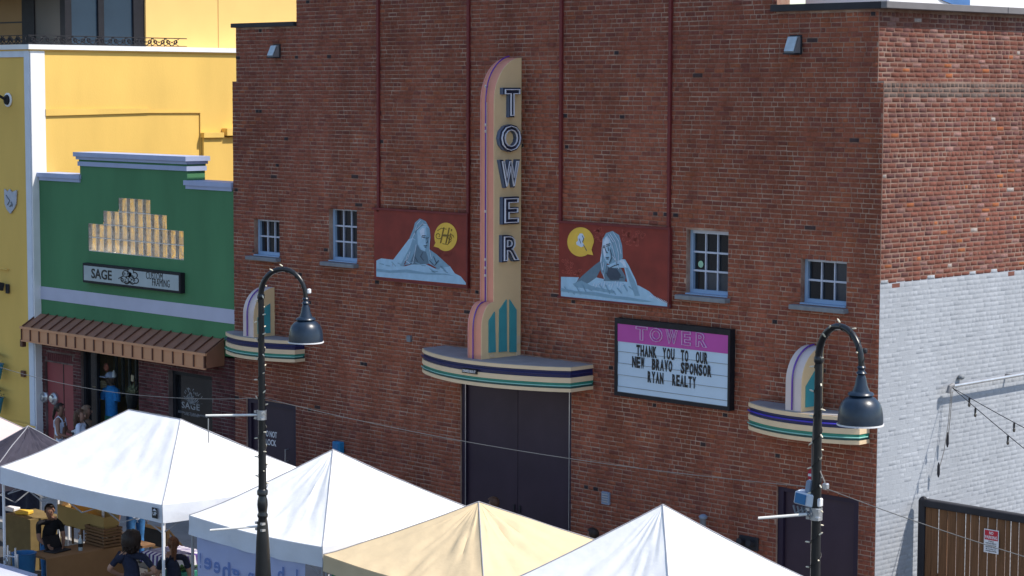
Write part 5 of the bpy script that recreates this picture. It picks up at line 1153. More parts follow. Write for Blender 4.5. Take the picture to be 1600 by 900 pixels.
# ================================================================== MARKET TENTS
def tent(label, x0, x1, y0, y1, ze, zp, m, mv, ridge=None, group='white market tents along the street', vh=.27, sag=.05, wr=.012, legm=None, seed=1, n=22, valances='fblr', power=1.12, peak=None):
    legm = legm or M_POLE
    t = thing('market_tent', label, 'tent', ((x0+x1)/2, (y0+y1)/2, 0), group)
    cx, cy = peak if peak else ((x0+x1)/2, (y0+y1)/2); ra, rb = ridge if ridge else (cx, cx)
    A, B, C, D = (x0, y0), (x1, y0), (x1, y1), (x0, y1)
    sides = {'f': (A, B, ra, rb), 'r': (B, C, rb, rb), 'b': (C, D, rb, ra), 'l': (D, A, ra, ra)}
    roof = thing_part = None
    def surf(k, s, u):                       # s along eave 0..1, u up the slope 0..1
        P, Q, pa, pb = sides[k]
        e = Vector((P[0]+(Q[0]-P[0])*s, P[1]+(Q[1]-P[1])*s, ze)); top = Vector((pa+(pb-pa)*s, cy, zp))
        p = e.lerp(top, u); p.z = ze+(zp-ze)*u**power
        p.z -= sag*math.sin(PI*s)*(1-u)**2*.8                      # eave droops between the legs
        edge = min(s, 1-s)
        p.z -= .05*math.sin(PI*min(1, u*1.0))*math.sin(PI*s)*.8     # cloth hangs between the hips
        off = {'f': 0, 'r': 11, 'b': 23, 'l': 37}[k]+seed*7
        w = mnoise.noise(Vector((s*9+off, u*2.2, seed)))+.6*mnoise.noise(Vector((s*22+off, u*4.5, seed+5)))
        fan = math.sin((s-.5)*40*(1.15-u)+3*mnoise.noise(Vector((off, u*3, 2))))*.4*max(0, 1-abs(s-.5)*2)**.3
        p.z += wr*(w+fan*mnoise.noise(Vector((s*3+off, u*2, 1.5))))*math.sin(PI*min(.97, max(.03, s)))**.5*(1 if u > 0 else 0)*(1-u**5)
        return p
    for k in 'frbl':
        mb = MB(); V = []; F = []
        for i in range(n+1):
            for j in range(n+1): V.append(surf(k, j/n, i/n))
        for i in range(n):
            for j in range(n):
                a = i*(n+1)+j; F.append((a, a+1, a+n+2, a+n+1))
        mb.add(V, F); mb.build('roof_panel', m, t, True)
        if k in valances:
            P, Q, _, _ = sides[k]; d = Vector((Q[0]-P[0], Q[1]-P[1], 0)).normalized(); nr = Vector((d.y, -d.x, 0)); N = 48; V = []; F = []
            for i in range(5):
                for j in range(N+1):
                    p = surf(k, j/N, 0); wv = .010*math.sin(j*.55+seed)*i/4+.014*mnoise.noise(Vector((j*.16, i*.3, seed+ord(k))))*i/2.5
                    p += nr*(wv+.004); p.z -= vh*i/4*(1+.02*math.sin(j*.4)) - .004; V.append(p)
            for i in range(4):
                for j in range(N): a = i*(N+1)+j; F.append((a+N+1, a+N+2, a+1, a))
            MB().add(V, F).build('valance', mv, t, True)
    for c, k, s in ((A, 'f', 0), (B, 'f', 1), (C, 'b', 0), (D, 'b', 1)):      # hip seams
        MB().tube([surf(k, s, u/14)+ZZ*.006 for u in range(15)], .007, 5).build('hip_seam', M_SEAM, t)
    if ridge: MB().tube([Vector((ra, cy, zp+.006)), Vector((rb, cy, zp+.006))], .007, 5).build('hip_seam', M_SEAM, t)
    for c in (A, B, C, D):
        q = Vector((c[0]+(.03 if c[0] == x0 else -.03), c[1]+(.03 if c[1] == y0 else -.03), 0))
        lg = MB().obox(q+ZZ*(ze/2), .035, .035, ze-.04, chamf=.004).build('leg', legm, t); MB().box((q.x-.06, q.y-.06, 0.005), (q.x+.06, q.y+.06, .012)).build('foot_plate', legm, lg)
    for (P, Q) in ((A, B), (B, C), (C, D), (D, A)):                           # scissor truss
        mb = MB(); K = 4; tx, ty = (x0+x1)/2, (y0+y1)/2
        for i in range(K):
            f = lambda q, z: Vector((tx+(P[0]+(Q[0]-P[0])*q-tx)*.955, ty+(P[1]+(Q[1]-P[1])*q-ty)*.955, z))
            mb.tube([f(i/K, ze-.10), f((i+1)/K, ze-.42)], .011, 4); mb.tube([f(i/K, ze-.42), f((i+1)/K, ze-.10)], .011, 4)
        mb.build('truss', M_GPOLE, t)
    mb = MB(); mb.tube([Vector((cx, cy, zp-.02)), Vector((cx, cy, zp-.6))], .02, 6); mb.build('centre_strut', M_GPOLE, t)
    return t, surf
T1, s1 = tent('long white ridge tent at the left with a small dark maker patch on its valance', -11.30, -7.02, -7.15, -4.10, 2.32, 3.19, M_TENT, M_TENTV, ridge=(-10.04, -8.69), seed=1, wr=.045, n=34, vh=.26)
P = onY(244, 799, -7.16); mb = MB(); pt = mb.obox((P.x, -7.185, P.z-.02), .13, .004, .15, chamf=.0).build('maker_patch', M_INK, T1)
mb = MB(); mb.prism([(P.x-.05, -7.1875, P.z+.01), (P.x, -7.1875, P.z+.045), (P.x+.05, -7.1875, P.z+.01)], (0, -.002, 0)); fit_text(mb, 'UP', (P.x-.045, -7.1875, P.z-.055), XX, ZZ, .09, .05, .001, bold=.03); mb.build('patch_print', M_TENTV, pt)
T2, s2 = tent('white pyramid tent with a blue banner under its front, left of the tan tent', -6.62, -3.70, -6.98, -3.93, 2.21, 3.11, M_TENT, M_TENTV, seed=2, n=34, peak=(-5.36, -5.42), wr=.04, legm=M_GPOLE, vh=.27)
T3, s3 = tent('tan pyramid tent in front of the tall double door', -3.66, -.62, -7.0, -3.95, 2.12, 2.79, M_TAN, M_TAN, seed=3, group='market tents along the street', peak=(-2.36, -5.45), wr=.045, n=34, legm=M_GPOLE, vh=.22, sag=.09)
T4, s4 = tent('rightmost white pyramid tent, cut by the bottom edge of the picture', -.69, 2.36, -6.97, -3.92, 2.14, 3.2, M_TENT, M_TENTV, seed=4, n=34, wr=.04)
T5, s5 = tent('pale pink-white tent at the left edge behind the grey one', -16.2, -13.12, -7.75, -4.72, 2.14, 3.1, M_PNKT, M_PNKT, seed=5, group='market tents along the street')
T6, s6 = tent('small crumpled grey-lilac tent at the left edge between the pink and long white tents', -13.05, -11.66, -7.25, -5.0, 2.06, 2.74, M_GRYT, M_GRYT, seed=6, group='market tents along the street', peak=(-12.18, -6.1), wr=.11, n=40, vh=.2)

# banner under the second tent, seen from behind so its print is mirrored
bn = thing('tent_banner', 'blue-tinted banner with mirrored print ending in ghee, hung under the second white tent', 'banner', (-5.2, -6.88, .9))
bxa, bxb = onY(313, 860, -6.90).x, onY(482, 885, -6.90).x
V = []; F = []; N = 30
for i in range(9):
    for j in range(N+1): V.append((bxa+(bxb-bxa)*j/N, -6.958+.010*math.sin(j*.5+i*.3), 1.98-1.1*i/8))
for i in range(8):
    for j in range(N): a = i*(N+1)+j; F.append((a+N+1, a+N+2, a+1, a))
MB().add(V, F).build('banner_cloth', M_BANR, bn, True)
mb = MB(); Z3 = lambda zx, zy: (300+zx/4.5, 700+zy/4.5)
for ch, xa, xb, ya, yb in (('!', 74, 84, 733, 842), ('e', 105, 157, 768, 845), ('e', 172, 220, 796, 872), ('h', 234, 290, 795, 905), ('g', 298, 360, 850, 935), ('n', 415, 455, 873, 940), ('b', 622, 668, 828, 930), ('l', 752, 764, 850, 960)):
    pa = onY(*Z3(xa, yb), -6.925); pb2 = onY(*Z3(xb, yb), -6.925); zt2 = onY(*Z3((xa+xb)/2, ya), -6.925).z
    mb = MB(); fit_text(mb, ch, (pb2.x, -6.92, pa.z), -XX, ZZ, pb2.x-pa.x, zt2-pa.z, 0, bold=.02)
    mb.v = [Vector((v.x, -6.974, v.z)) for v in mb.v]; mb.build('mirrored_letter', M_BANT, bn)

# ================================================================== PEOPLE
def person(label, base, heading, H, top, legs, skin, hair, hairm, lean=0.0, arms='down', skirt=None, female=True, shoes=None, headturn=0, collar=True):
    """body: one skinned surface, materials by region; heading is the direction faced (radians, 0 = +x)"""
    base = Vector(base); t = thing('person', label, 'person', base)
    Q = Matrix.Rotation(heading-PI/2, 3, 'Z'); 
    def L(x, y, z):
        if z > .5: y += (z-.5)*math.tan(lean)
        return Vector((x*H, y*H, z*H))
    sw = .108 if female else .122; hp = .052
    J = {}; E = []; RAD = {}; REG = {}
    def add(n, p, r, par=None, reg=None):
        J[n] = L(*p); RAD[n] = (r if isinstance(r, tuple) else (r, r)); 
        if par is not None: E.append((par, n)); REG[(par, n)] = reg
    add('pel', (0, 0, .53), (.088*H, .070*H)); add('waist', (0, .0, .62), (.082*H, .062*H), 'pel', 'top'); add('chest', (0, .0, .73), (.100*H, .070*H), 'waist', 'top')
    add('shl', (0, -.0, .80), (.060*H, .050*H), 'chest', 'top'); add('neck', (0, -.002, .845), (.030*H, .030*H), 'shl', 'skin'); add('hd0', (0, .008, .885), (.042*H, .046*H), 'neck', 'skin'); add('hd1', (0, .006, .935), (.050*H, .058*H), 'hd0', 'skin'); add('hd2', (0, .0, .975), (.038*H, .044*H), 'hd1', 'skin')
    hands = []
    for s, nm in ((-1, 'l'), (1, 'r')):
        a = arms[nm] if isinstance(arms, dict) else {'down': ((.155, .01, .635), (.16, .05, .49))}[arms]
        el, wr = a
        add('sh'+nm, (sw*s, 0, .80), .036*H, 'shl', 'top'); m = (sw*s*.45+el[0]*s*.55, el[1]*.55, .80*.45+el[2]*.55)
        add('ua'+nm, m, .030*H, 'sh'+nm, 'top'); add('el'+nm, (el[0]*s, el[1], el[2]), .025*H, 'ua'+nm, 'skin'); add('wr'+nm, (wr[0]*s, wr[1], wr[2]), .017*H, 'el'+nm, 'skin')
        d = (Vector(wr)-Vector(el)).normalized(); pc = Vector(wr)+d*.035; add('pa'+nm, (pc.x*s, pc.y, pc.z), (.022*H, .012*H), 'wr'+nm, 'skin')
        hands.append((s, Vector(wr), d))
        sd = d.cross(Vector((1, 0, .2))).normalized()
        for fi, (o, ln_) in enumerate(((-.014, .038), (-.005, .044), (.005, .041), (.013, .033))):
            b0 = pc+d*.018+sd*o; b1 = b0+d*ln_*.55+Vector((-.004, .002, 0)); b2 = b1+d*ln_*.45+Vector((-.010, .004, 0))
            for q, p in enumerate((b0, b1, b2)): add(f'f{nm}{fi}{q}', (p.x*s, p.y, p.z), .0052*H, ('pa'+nm) if q == 0 else f'f{nm}{fi}{q-1}', 'skin')
        th = pc-d*.01+sd*-.02; th2 = th+d*.022-sd*.012
        add(f't{nm}0', (th.x*s, th.y, th.z), .0060*H, 'pa'+nm, 'skin'); add(f't{nm}1', (th2.x*s, th2.y, th2.z), .0052*H, f't{nm}0', 'skin')
        add('hip'+nm, (hp*s, 0, .50), .060*H, 'pel', 'leg'); add('kn'+nm, (hp*s*1.05, .012, .285), .038*H, 'hip'+nm, 'leg'); add('ca'+nm, (hp*s*1.05, -.01, .19), .034*H, 'kn'+nm, 'leg'); add('an'+nm, (hp*s*1.05, -.012, .045), .022*H, 'ca'+nm, 'leg' if legs is not None else 'skin'); add('to'+nm, (hp*s*1.3, .085, .018), (.024*H, .014*H), 'an'+nm, 'shoe')
    names = list(J); idx = {n: i for i, n in enumerate(names)}
    me = bpy.data.meshes.new('body'); me.from_pydata([tuple(Q@J[n]) for n in names], [(idx[a], idx[b]) for a, b in E], [])
    ob = bpy.data.objects.new('body', me); COL.objects.link(ob)
    ob.modifiers.new('s', 'SKIN'); 
    sv = me.skin_vertices[0].data
    for n in names: sv[idx[n]].radius = RAD[n]; sv[idx[n]].use_root = (n == 'pel')
    sb = ob.modifiers.new('d', 'SUBSURF'); sb.levels = 1; sb.render_levels = 1
    bpy.context.view_layer.update()
    m2 = bpy.data.meshes.new_from_object(ob.evaluated_get(bpy.context.evaluated_depsgraph_get()))
    bpy.data.objects.remove(ob); m2.name = 'body'
    segs = [(Q@J[a], Q@J[b], REG[(a, b)], min(RAD[a][0], RAD[b][0])) for a, b in E]
    mats = {'top': top, 'leg': legs, 'skin': skin, 'shoe': shoes or M_INK}; order = ['top', 'leg', 'skin', 'shoe']; m2.materials.clear()
    for k in order: m2.materials.append(mats[k] or skin)
    sleeveless = isinstance(arms, dict) and arms.get('bare')
    for p in m2.polygons:
        c = p.center; best = None
        for a, b, rg, r in segs:
            ab = b-a; u = max(0, min(1, (c-a).dot(ab)/max(1e-9, ab.dot(ab)))); dd = (c-(a+ab*u)).length-r*.8
            if best is None or dd < best[0]: best = (dd, rg, b)
        p.material_index = order.index(best[1]); p.use_smooth = True
    body = link('body', m2, t, base)
    if headturn: pass
    HC = J['hd1']; W_ = lambda v: base+Q@Vector(v)
    # face: eyes, brows, nose, mouth, ears
    hx, hy, hz = HC; fy_ = hy+.056*H
    mb = MB(); 
    for s in (-1, 1): mb.ball(W_((s*.018*H, fy_-.006*H, hz-.004*H)), .0055*H, n=6)
    mb.build('eyes', M_INK, t, True)
    mb = MB(); mb.prism([W_((-.008*H, fy_-.006*H, hz-.028*H)), W_((.008*H, fy_-.006*H, hz-.028*H)), W_((0, fy_-.006*H, hz+.0*H))], Q@Vector((0, .014*H, -.002*H))); mb.build('nose', skin, t)
    mb = MB(); mb.obox(W_((0, fy_-.012*H, hz-.043*H)), .022*H, .008*H, .006*H, Q); mb.build('mouth', mat('lips', (.30, .09, .08), .5), t)
    for s in (-1, 1): MB().ball(W_((s*.050*H, hy-.004*H, hz-.012*H)), .008*H, .012*H, .018*H, 8).build('ear', skin, t, True)
    # hair: a cap with strands
    rnd = random.Random(len(label)); hm = MB()
    bm = bmesh.new(); bmesh.ops.create_uvsphere(bm, u_segments=18, v_segments=12, radius=1)
    keep = {}
    for v in bm.verts:
        c = v.co; 
        k = 1+.07*mnoise.noise(c*4+Vector((len(label), 0, 0))); sx, sy, sz = .058*H, .066*H, .062*H
        if hair == 'curly': k = 1.5+.25*mnoise.noise(c*3.3); 
        z_ = c.z*sz*k
        if hair == 'long' and c.z < .2 and c.y < .25: z_ = c.z*sz*(1+1.1*(.2-c.z))
        if hair == 'curly' and c.z < 0 and c.y < .35: z_ = c.z*sz*2.1
        keep[v] = not (c.y > .42 and c.z < .45) ; v.co = Vector((c.x*sx*k, c.y*sy*k-.006*H, z_+.008*H))
    dele = [v for v in bm.verts if not keep[v]]; bmesh.ops.delete(bm, geom=dele, context='VERTS'); bm.verts.index_update()
    hm.add([W_(HC+v.co) for v in bm.verts], [[v.index for v in f.verts] for f in bm.faces]); bm.free()
    if hair in ('long', 'curly', 'tail'):
        N = {'long': 44, 'curly': 70, 'tail': 16}[hair]
        for _ in range(N):
            a_ = rnd.uniform(-1.25, 1.25) if hair != 'tail' else rnd.uniform(-.3, .3); r_ = rnd.uniform(.9, 1.06)
            p0 = Vector((math.sin(a_)*.056*H*r_, -math.cos(a_)*.062*H*r_-.004*H, rnd.uniform(-.01, .035)*H)); ln_ = {'long': rnd.uniform(.10, .17), 'curly': rnd.uniform(.05, .09), 'tail': rnd.uniform(.10, .16)}[hair]*H
            pts = [HC+p0]
            for q in range(1, 6): w_ = .006*H if hair != 'curly' else .014*H; pts.append(HC+p0+Vector((rnd.uniform(-w_, w_)+math.sin(a_)*.004*H*q, rnd.uniform(-w_, w_)-.004*H*(q if hair != 'tail' else q*1.5), -ln_*q/5)))
            hm.tube([W_(p) for p in pts], [.011*H, .012*H, .012*H, .010*H, .007*H, .003*H], 5)
    hm.build('hair', hairm, t, True)
    if skirt:
        mb = MB(); n = 16
        rows_ = [(.765, .074, .066), (.70, .088, .066), (.60, .078, .064), (.50, .092, .080), (.36, .10, .088), (.24, .11, .095)]
        V = []; 
        for z, rx, ry in rows_: V += [W_(L(rx*math.cos(2*PI*k/n)*(1+.05*math.sin(4*PI*k/n)), ry*math.sin(2*PI*k/n), z)) for k in range(n)]
        F = [(i*n+k, (i+1)*n+k, (i+1)*n+(k+1) % n, i*n+(k+1) % n) for i in range(len(rows_)-1) for k in range(n)]; mb.add(V, F); mb.build('overall', skirt, t, True)
        for s in (-1, 1): MB().tube([W_(L(.05*s, .062, .71)), W_(L(.062*s, .045, .80)), W_(L(.06*s, 0, .842)), W_(L(.05*s, -.058, .78)), W_(L(.03*s, -.066, .70))], .010*H, 6).build('strap', skirt, t, True)
    return t, J, Q
face_r = R(-35)
person('woman with dark tied-back hair in pale overalls by the red cabinet, facing right', (-19.84, -.62, .12), R(38), 1.64, M_SKIN2, M_WTEE, M_SKIN2, 'tail', M_HAIRD, arms={'l': ((.15, .03, .63), (.12, .13, .60)), 'r': ((.15, .03, .63), (.12, .13, .60))}, skirt=M_WTEE)
wm = person('woman in a white top with a black strap by the shop window, facing right', (-18.95, -.72, .12), R(42), 1.62, M_WTEE, M_JEAN, M_SKIN, 'long', M_HAIRB, arms={'l': ((.15, .02, .63), (.12, .12, .58)), 'r': ((.15, .02, .63), (.13, .12, .57))})
Q_ = wm[2]; b_ = Vector((-18.95, -.72, .12)); mb = MB(); mb.tube([b_+Q_@Vector(p) for p in ((-.19, .02, 1.36), (-.10, .135, 1.27), (.04, .15, 1.08), (.15, .06, .93), (.12, -.13, 1.0), (-.03, -.15, 1.18), (-.17, -.06, 1.34), (-.19, .02, 1.36))], .016, 6); mb.build('bag_strap', M_INK, wm[0], True)
person('woman with long light brown hair seen from behind between the other two shoppers', (-19.2, -.40, .12), R(60), 1.64, mat('tan_cotton', (.20, .13, .09), .9, .15, 14), M_JEAN, M_SKIN2, 'long', M_HAIRL)
person('seller in a black T-shirt with dark hair behind the paper-covered table', (-12.03, -5.85, .0), R(-15), 1.48, M_BTEE, M_JEAN, M_SKIN2, 'short', M_HAIRD, lean=.12, arms={'l': ((.14, .07, .63), (.10, .19, .57)), 'r': ((.14, .09, .63), (.09, .2, .58))}, female=False)
cu = person('woman with dark curly hair in a navy T-shirt seen from behind', (-8.30, -6.80, .0), R(128), 1.68, M_TEE, M_JEAN, M_SKIN, 'curly', M_HAIRD, arms={'l': ((.21, .0, .67), (.14, .11, .60)), 'r': ((.22, -.02, .665), (.11, .09, .62))})
person('woman with tied brown hair in dark clothes beside the navy T-shirt woman', (-8.22, -6.12, .0), R(150), 1.54, M_TEE, M_BTEE, M_SKIN, 'tail', mat('auburn_hair', (.13, .05, .022), .5, .35, 30, .5, 60, stretch=(1, 1, .25)))
person('shopper in a red top behind the crates under the long white tent', (-12.55, -4.62, .0), R(200), 1.66, M_REDT, M_BTEE, M_SKIN, 'short', M_HAIRD)
person('shopper in blue denim beside the red-topped shopper', (-12.3, -3.98, .12), R(170), 1.68, M_WTEE, M_JEAN, M_SKIN, 'short', M_HAIRB)
person('passer-by with brown hair before the tall door, only the head above the tan tent', (-6.55, -1.15, .12), R(200), 1.60, M_BTEE, M_JEAN, M_SKIN2, 'short', M_HAIRB)
person('dark-haired passer-by right of the tall door, head behind the rightmost white tent', (-3.55, -1.55, .12), R(20), 1.52, M_BTEE, M_JEAN, M_SKIN2, 'short', M_HAIRD, female=False)
person('passer-by with dark hair left of the previous one behind the tan tent edge', (-4.05, -1.5, .12), R(190), 1.52, M_TEE, M_JEAN, M_SKIN2, 'short', M_HAIRD)

# ================================================================== STALL GOODS
# paper covered table
def table_paper():
    x0, x1, y0, y1 = -11.86, -11.30, -6.36, -4.86
    t = thing('stall_table', 'long folding table covered in brown kraft paper under the long white tent', 'table', ((x0+x1)/2, (y0+y1)/2, 0))
    MB().box((x0, y0, .73), (x1, y1, .755)).build('table_top', M_CRATE, t)
    for x in (x0+.06, x1-.06):
        for y in (y0+.06, y1-.06): MB().obox((x, y, .365), .035, .035, .725).build('leg', M_GPOLE, t)
    V = []; F = []; N = 24                                       # paper: over the top and down the right side
    for j in range(N+1):
        y = y0-.01+(y1-y0+.02)*j/N; w = .008*math.sin(j*1.3)+.01*mnoise.noise(Vector((j*.4, 2, 1)))
        V += [Vector((x0-.01, y, .765)), Vector((x1-.02, y, .768)), Vector((x1+.012, y, .752)), Vector((x1+.02+w, y, .55)), Vector((x1+.03-w, y, .30)), Vector((x1+.03+w, y, .06))]
    for j in range(N):
        for i in range(5): a = j*6+i; F.append((a, a+1, a+7, a+6))
    MB().add(V, F).build('paper_cover', M_KRAFT, t, True)
table_paper()
Pb = Vector((-11.62, -5.95, .77)); t = thing('laptop', 'dark laptop on the paper-covered table', 'laptop', Pb); MB().obox(Pb+ZZ*.014, .26, .36, .02, Matrix.Rotation(R(12), 3, 'Z'), chamf=.005).build('base', M_CHAR, t); MB().obox(Pb+Vector((-.15, .0, .12)), .02, .36, .22, Matrix.Rotation(R(12), 3, 'Z') @ Matrix.Rotation(R(-20), 3, 'Y'), chamf=.004).build('screen', M_BLACK, t)
Pb = Vector((-11.40, -5.66, .77)); t = thing('bottle', 'clear bottle on the paper-covered table beside the laptop', 'bottle', Pb); MB().lathe([(.033, 0), (.036, .02), (.036, .15), (.03, .18), (.014, .21), (.014, .235)], Pb, 12).build('bottle_body', M_FLOOD, t, True); MB().lathe([(.016, .235), (.016, .255)], Pb, 10).build('cap', M_WLET, t); MB().lathe([(.0375, .06), (.0375, .12)], Pb, 12).build('sleeve', M_INK, t)
def crate(label, c, sx, sy, sz):
    t = thing('wooden_crate', label, 'crate', c, 'wooden crates on the stall'); c = Vector(c); n = 3
    for k in range(n):
        z = c.z+sz*(k+.5)/n; h = sz/n-.015
        for s in (-1, 1):
            MB().obox((c.x, c.y+s*(sy/2-.006), z), sx, .012, h).build('slat', M_CRATE, t); MB().obox((c.x+s*(sx/2-.006), c.y, z), .012, sy-.026, h).build('slat', M_CRATE, t)
    MB().obox((c.x, c.y, c.z+.008), sx-.03, sy-.03, .012).build('crate_floor', M_CRATE, t)
    for sx_ in (-1, 1):
        for sy_ in (-1, 1): MB().obox((c.x+sx_*(sx/2-.03), c.y+sy_*(sy/2-.03), c.z+sz/2), .03, .03, sz-.004).build('corner_post', M_CRATE, t)
crate('lower wooden crate at the far end of the paper-covered table', (-11.55, -5.12, .772), .55, .36, .16)
crate('upper wooden crate stacked under the tan display tray', (-11.55, -5.12, .936), .55, .36, .15)
Y_ = -5.2; q = [onY(*c, Y_) for c in ((89.5, 788), (162, 809), (162, 836.5), (90, 818))]
t = thing('display_tray', 'long tan wooden display tray tilted on top of the crates', 'tray', q[3])
MB().prism(q, (0, .015, 0)).build('front_board', M_CARD, t); MB().prism([q[3], q[2], q[2]+Vector((0, .28, 0)), q[3]+Vector((0, .28, 0))], (0, 0, .012)).build('tray_floor', M_CARD, t); MB().prism([p+YY*.28 for p in (q[0], q[1], q[2], q[3])], (0, .015, 0)).build('back_board', M_CARD, t)
for a, b in ((q[0], q[3]), (q[1], q[2])): MB().prism([a+YY*.016, a+YY*.279, b+YY*.279, b+YY*.016], (.012 if a is q[0] else -.012, 0, 0)).build('end_board', M_CARD, t)
MB().obox(q[0]+Vector((.07, .1, .06)), .08, .12, .16, Matrix.Rotation(R(30), 3, 'Y'), chamf=.006).build('paper_roll', M_CREAM, t); MB().tube([q[0]+Vector((.2, .1, .0)), q[0]+Vector((.17, .1, .13))], .012, 6).build('stick', M_CREAM, t)
for a in (.18, .38): MB().obox(q[3].lerp(q[2], a)+Vector((.05, .1, -.16)), .03, .03, .3).build('tray_leg', M_CRATE, t)
# goods right of the crates
Pg = onY(186, 838, -4.7); t = thing('paper_stack', 'stack of cream paper packets behind the navy T-shirt woman', 'packets', Pg)
for k in range(5): MB().obox(Pg+Vector((random.uniform(-.02, .02), random.uniform(-.02, .02), -.10+.035*k)), .34, .24, .03, Matrix.Rotation(random.uniform(-.2, .2), 3, 'Z'), chamf=.008).build('packet', M_CREAM, t)
MB().box((Pg.x-.3, Pg.y-.2, .70), (Pg.x+.3, Pg.y+.25, Pg.z-.118)).build('carton', M_KRAFT, t)
t = thing('goods_table', 'low table under the paper packets', 'table', (Pg.x, Pg.y, 0)); MB().box((Pg.x-.45, Pg.y-.3, .66), (Pg.x+.45, Pg.y+.4, .698)).build('table_top', M_CRATE, t)
for sx_ in (-.4, .4):
    for sy_ in (-.25, .35): MB().obox((Pg.x+sx_, Pg.y+sy_, .33), .04, .04, .66).build('leg', M_GPOLE, t)
# chalkboard
q = [onY(*c, -3.3) for c in ((214, 815), (264, 826), (268, 872), (213, 858))]; zt_c = q[0].z; w_ = q[1].x-q[0].x
t = thing('chalkboard_sign', 'oak-framed A-frame chalkboard behind the rear leg of the long white tent', 'sign', (q[0].x+w_/2, -3.3, .12))
x0, x1, z1 = q[0].x, q[1].x, zt_c; z0 = .25
MB().box((x0+.04, -3.305, z0+.04), (x1-.04, -3.29, z1-.04)).build('board', M_CHALK, t)
for lo, hi in (((x0, -3.32, .12), (x0+.05, -3.285, z1)), ((x1-.05, -3.32, .12), (x1, -3.285, z1)), ((x0+.05, -3.32, z1-.05), (x1-.05, -3.285, z1)), ((x0+.05, -3.32, z0), (x1-.05, -3.285, z0+.05))): MB().box(lo, hi).build('frame_bar', M_OAK, t)
for x in (x0+.01, x1-.05): MB().tube([(x+.02, -3.28, z1-.03), (x+.02, -2.85, .125)], .02, 6).build('back_leg', M_OAK, t)
# striped cloth table
def striped():
    m = bpy.data.materials.new('striped_cloth'); m.use_nodes = True; n = m.node_tree.nodes; l = m.node_tree.links; b = n['Principled BSDF']; b.inputs['Roughness'].default_value = .85
    tc = n.new('ShaderNodeTexCoord'); mp = n.new('ShaderNodeMapping'); mp.inputs['Rotation'].default_value = (0, 0, R(24)); w = n.new('ShaderNodeTexWave'); w.inputs['Scale'].default_value = 3.2; w.inputs['Distortion'].default_value = .6
    r = n.new('ShaderNodeValToRGB'); r.color_ramp.interpolation = 'CONSTANT'; r.color_ramp.elements[0].color = (.09, .05, .22, 1); r.color_ramp.elements[1].color = (.70, .68, .74, 1); r.color_ramp.elements[1].position = .5
    l.new(tc.outputs['Object'], mp.inputs[0]); l.new(mp.outputs[0], w.inputs[0]); l.new(w.outputs[0], r.inputs[0]); l.new(r.outputs[0], b.inputs['Base Color']); return m
Pc = onZ(272, 860, .78); t = thing('striped_table', 'small table under a purple and white striped cloth beside the long white tent', 'table', (Pc.x, Pc.y, 0))
V = []; F = []; n_ = 12
for i in range(n_+1):
    for j in range(n_+1):
        u, v = i/n_*2-1, j/n_*2-1; x, y = .40*max(-1, min(1, u*1.25)), .36*max(-1, min(1, v*1.25)); dr_p = max(0, max(abs(u), abs(v))*1.25-1); V.append(Vector((Pc.x+x*(1+.12*dr_p), Pc.y+y*(1+.12*dr_p), .78-dr_p*.75+.01*mnoise.noise(Vector((u*4, v*4, 3))))))
for i in range(n_):
    for j in range(n_): a = i*(n_+1)+j; F.append((a, a+n_+1, a+n_+2, a+1))
MB().add(V, F).build('cloth', striped(), t, True)
for sx_ in (-.3, .3):
    for sy_ in (-.27, .27): MB().obox((Pc.x+sx_, Pc.y+sy_, .37), .04, .04, .74).build('leg', M_OAK, t)
Pq = onZ(283, 888, .55); t = thing('green_crate', 'green crate of leafy produce below the striped table', 'crate', (Pq.x, Pq.y, 0)); MB().obox((Pq.x, Pq.y, .42), .42, .34, .22, chamf=.01).build('crate_body', M_GRN, t); MB().obox((Pq.x, Pq.y, .155), .38, .3, .31, chamf=.01).build('stand', M_OAK, t)
random.seed(8); mb = MB()
for _ in range(140):
    o_ = Vector((Pq.x+random.uniform(-.19, .19), Pq.y+random.uniform(-.15, .15), .53+random.uniform(0, .07))); d_ = Vector((random.uniform(-1, 1), random.uniform(-1, 1), random.uniform(0, .9))).normalized()*.09; s_ = d_.cross(ZZ).normalized()*.03; mb.add([o_, o_+d_*.5+s_, o_+d_, o_+d_*.5-s_], [(0, 1, 2, 3)])
mb.build('leaves', mat('salad_leaf', (.07, .15, .04), .6), t)
# left of the long tent: carton, sheets, metal stand and a pale table edge
q = [onY(*c, -5.2) for c in ((8, 802), (46, 812), (48, 856), (8, 846))]; t = thing('large_carton', 'large tan carton at the back left under the long white tent', 'carton', q[3]); MB().prism([q[0], Vector((q[2].x, -5.2, q[0].z)), Vector((q[2].x, -5.2, .0)), Vector((q[0].x, -5.2, 0))], (0, .6, 0)).build('carton_body', mat('olive_carton', (.17, .122, .05), .8), t)
for k, (c, m_) in enumerate((((18, 799), M_WLET), ((38, 801), M_PYEL))): P = onY(*c, -5.0); tag(MB().obox((P.x, P.y, q[0].z+.035+.0*k), .26, .18, .06, Matrix.Rotation(R(10+20*k), 3, 'Z'), chamf=.01).build('packet', m_), ['white packet on the large carton', 'yellow packet on the large carton'][k], 'packet')
P = onY(14, 878, -7.3); t = thing('metal_stand', 'chrome stand with upright tubes at the bottom left corner', 'stand', (P.x, -7.3, 0))
for px, zt2 in ((8, 862), (12, 852), (24, 856), (27, 866)): p = onY(px, zt2, -7.3); MB().tube([(p.x, -7.3+.04*(px % 3), 0), (p.x, -7.3+.04*(px % 3), p.z)], .016, 8).build('upright', M_STEEL, t, True)
for zz_ in (868, 884): p = onY(8, zz_, -7.3); p2_ = onY(27, zz_+3, -7.3); MB().tube([p, p2_], .013, 6).build('cross_tube', M_STEEL, t, True)
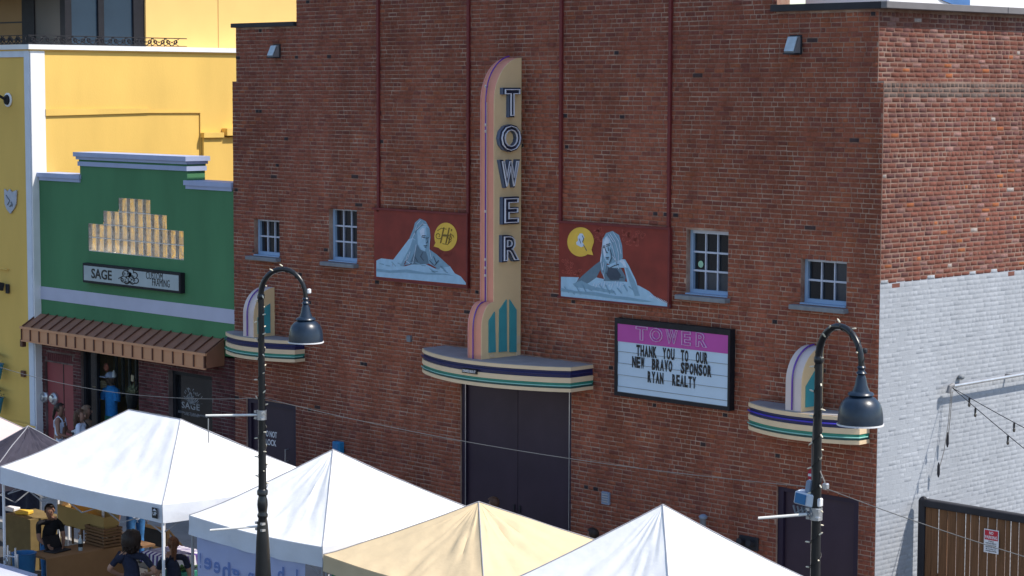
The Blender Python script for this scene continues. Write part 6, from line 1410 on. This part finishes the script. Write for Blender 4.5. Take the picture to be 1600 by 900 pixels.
pr = onY(9, 876, -7.33); mb = MB(); mb.tube([pr+Vector((.05*math.cos(2*PI*k/14), 0, .05*math.sin(2*PI*k/14))) for k in range(15)], .012, 6); mb.build('ring', M_STEEL, t, True)
a, b = onY(0, 884, -7.55), onY(50, 900, -7.55); t = thing('pale_table', 'pale blue-edged table top at the bottom left corner', 'table', (a.x, -7.5, 0)); MB().obox(((a.x-1.2+b.x)/2, -7.75, (a.z+b.z)/2-.02), b.x-a.x+1.2, .6, .05, chamf=.008).build('table_top', M_BAND, t)
for sx_ in (.1, -.9): MB().obox((b.x-.2+sx_, -7.75, (a.z+b.z)/4-.02), .04, .04, (a.z+b.z)/2-.08).build('leg', M_GPOLE, t)
P = onY(33, 878, -7.0); tag(MB().lathe([(.15, 0), (.19, .55), (.20, .56), (.17, .56), (.15, .05)], (P.x, -6.95, P.z-.42), 14).build('blue_bin', M_EQBLU, None, True), 'dark blue bin behind the chrome stand at the lower left', 'bin')
# under the tan tent
t = thing('black_table', 'black-covered table with a green box under the tan tent', 'table', (-2.9, -6.1, 0)); MB().obox((-2.6, -6.1, .72), 1.5, .6, .04, chamf=.006).build('table_top', M_INK, t); MB().box((-3.35, -6.41, .05), (-1.85, -6.39, .74)).build('front_cloth', M_INK, t)
P = onY(537, 893, -6.2); tag(MB().obox(P-ZZ*.02, .28, .2, .2, chamf=.01).build('green_box', mat('bright_green_box', (.03, .28, .13), .6)), 'green box under the left edge of the tan tent', 'box')
P = onY(566, 892, -6.0); t = tag(MB().lathe([(.03, 0), (.20, .03), (.28, .10), (.29, .16), (.27, .12), (.03, .03)], P-ZZ*.10, 16).build('dark_bowl', M_CHAR, None, True), 'dark bowl under the tan tent', 'bowl')

qa, qb = onY(-12, 760, -4.12), onY(62, 800, -4.12); t = thing('dark_sheet', 'dark tarp hung at the back left under the long white tent', 'sheet', ((qa.x+qb.x)/2, -4.12, .9))  # dark sheet added to fill the gap behind the tent
V = []; F = []; N = 24
for i in range(5):
    for j in range(N+1): V.append((qa.x+(qb.x-qa.x)*j/N, -4.12+.03*math.sin(j*.9)+.02*math.sin(j*.37+i), 2.02-(2.02-qb.z+.25)*i/4))
for i in range(4):
    for j in range(N): a = i*(N+1)+j; F.append((a+N+1, a+N+2, a+1, a))
MB().add(V, F).build('sheet_cloth', M_TEE, t, True)
for x in (qa.x, qb.x): MB().tube([(x, -4.1, 0), (x, -4.1, 2.04)], .02, 6).build('upright', M_GPOLE, t)
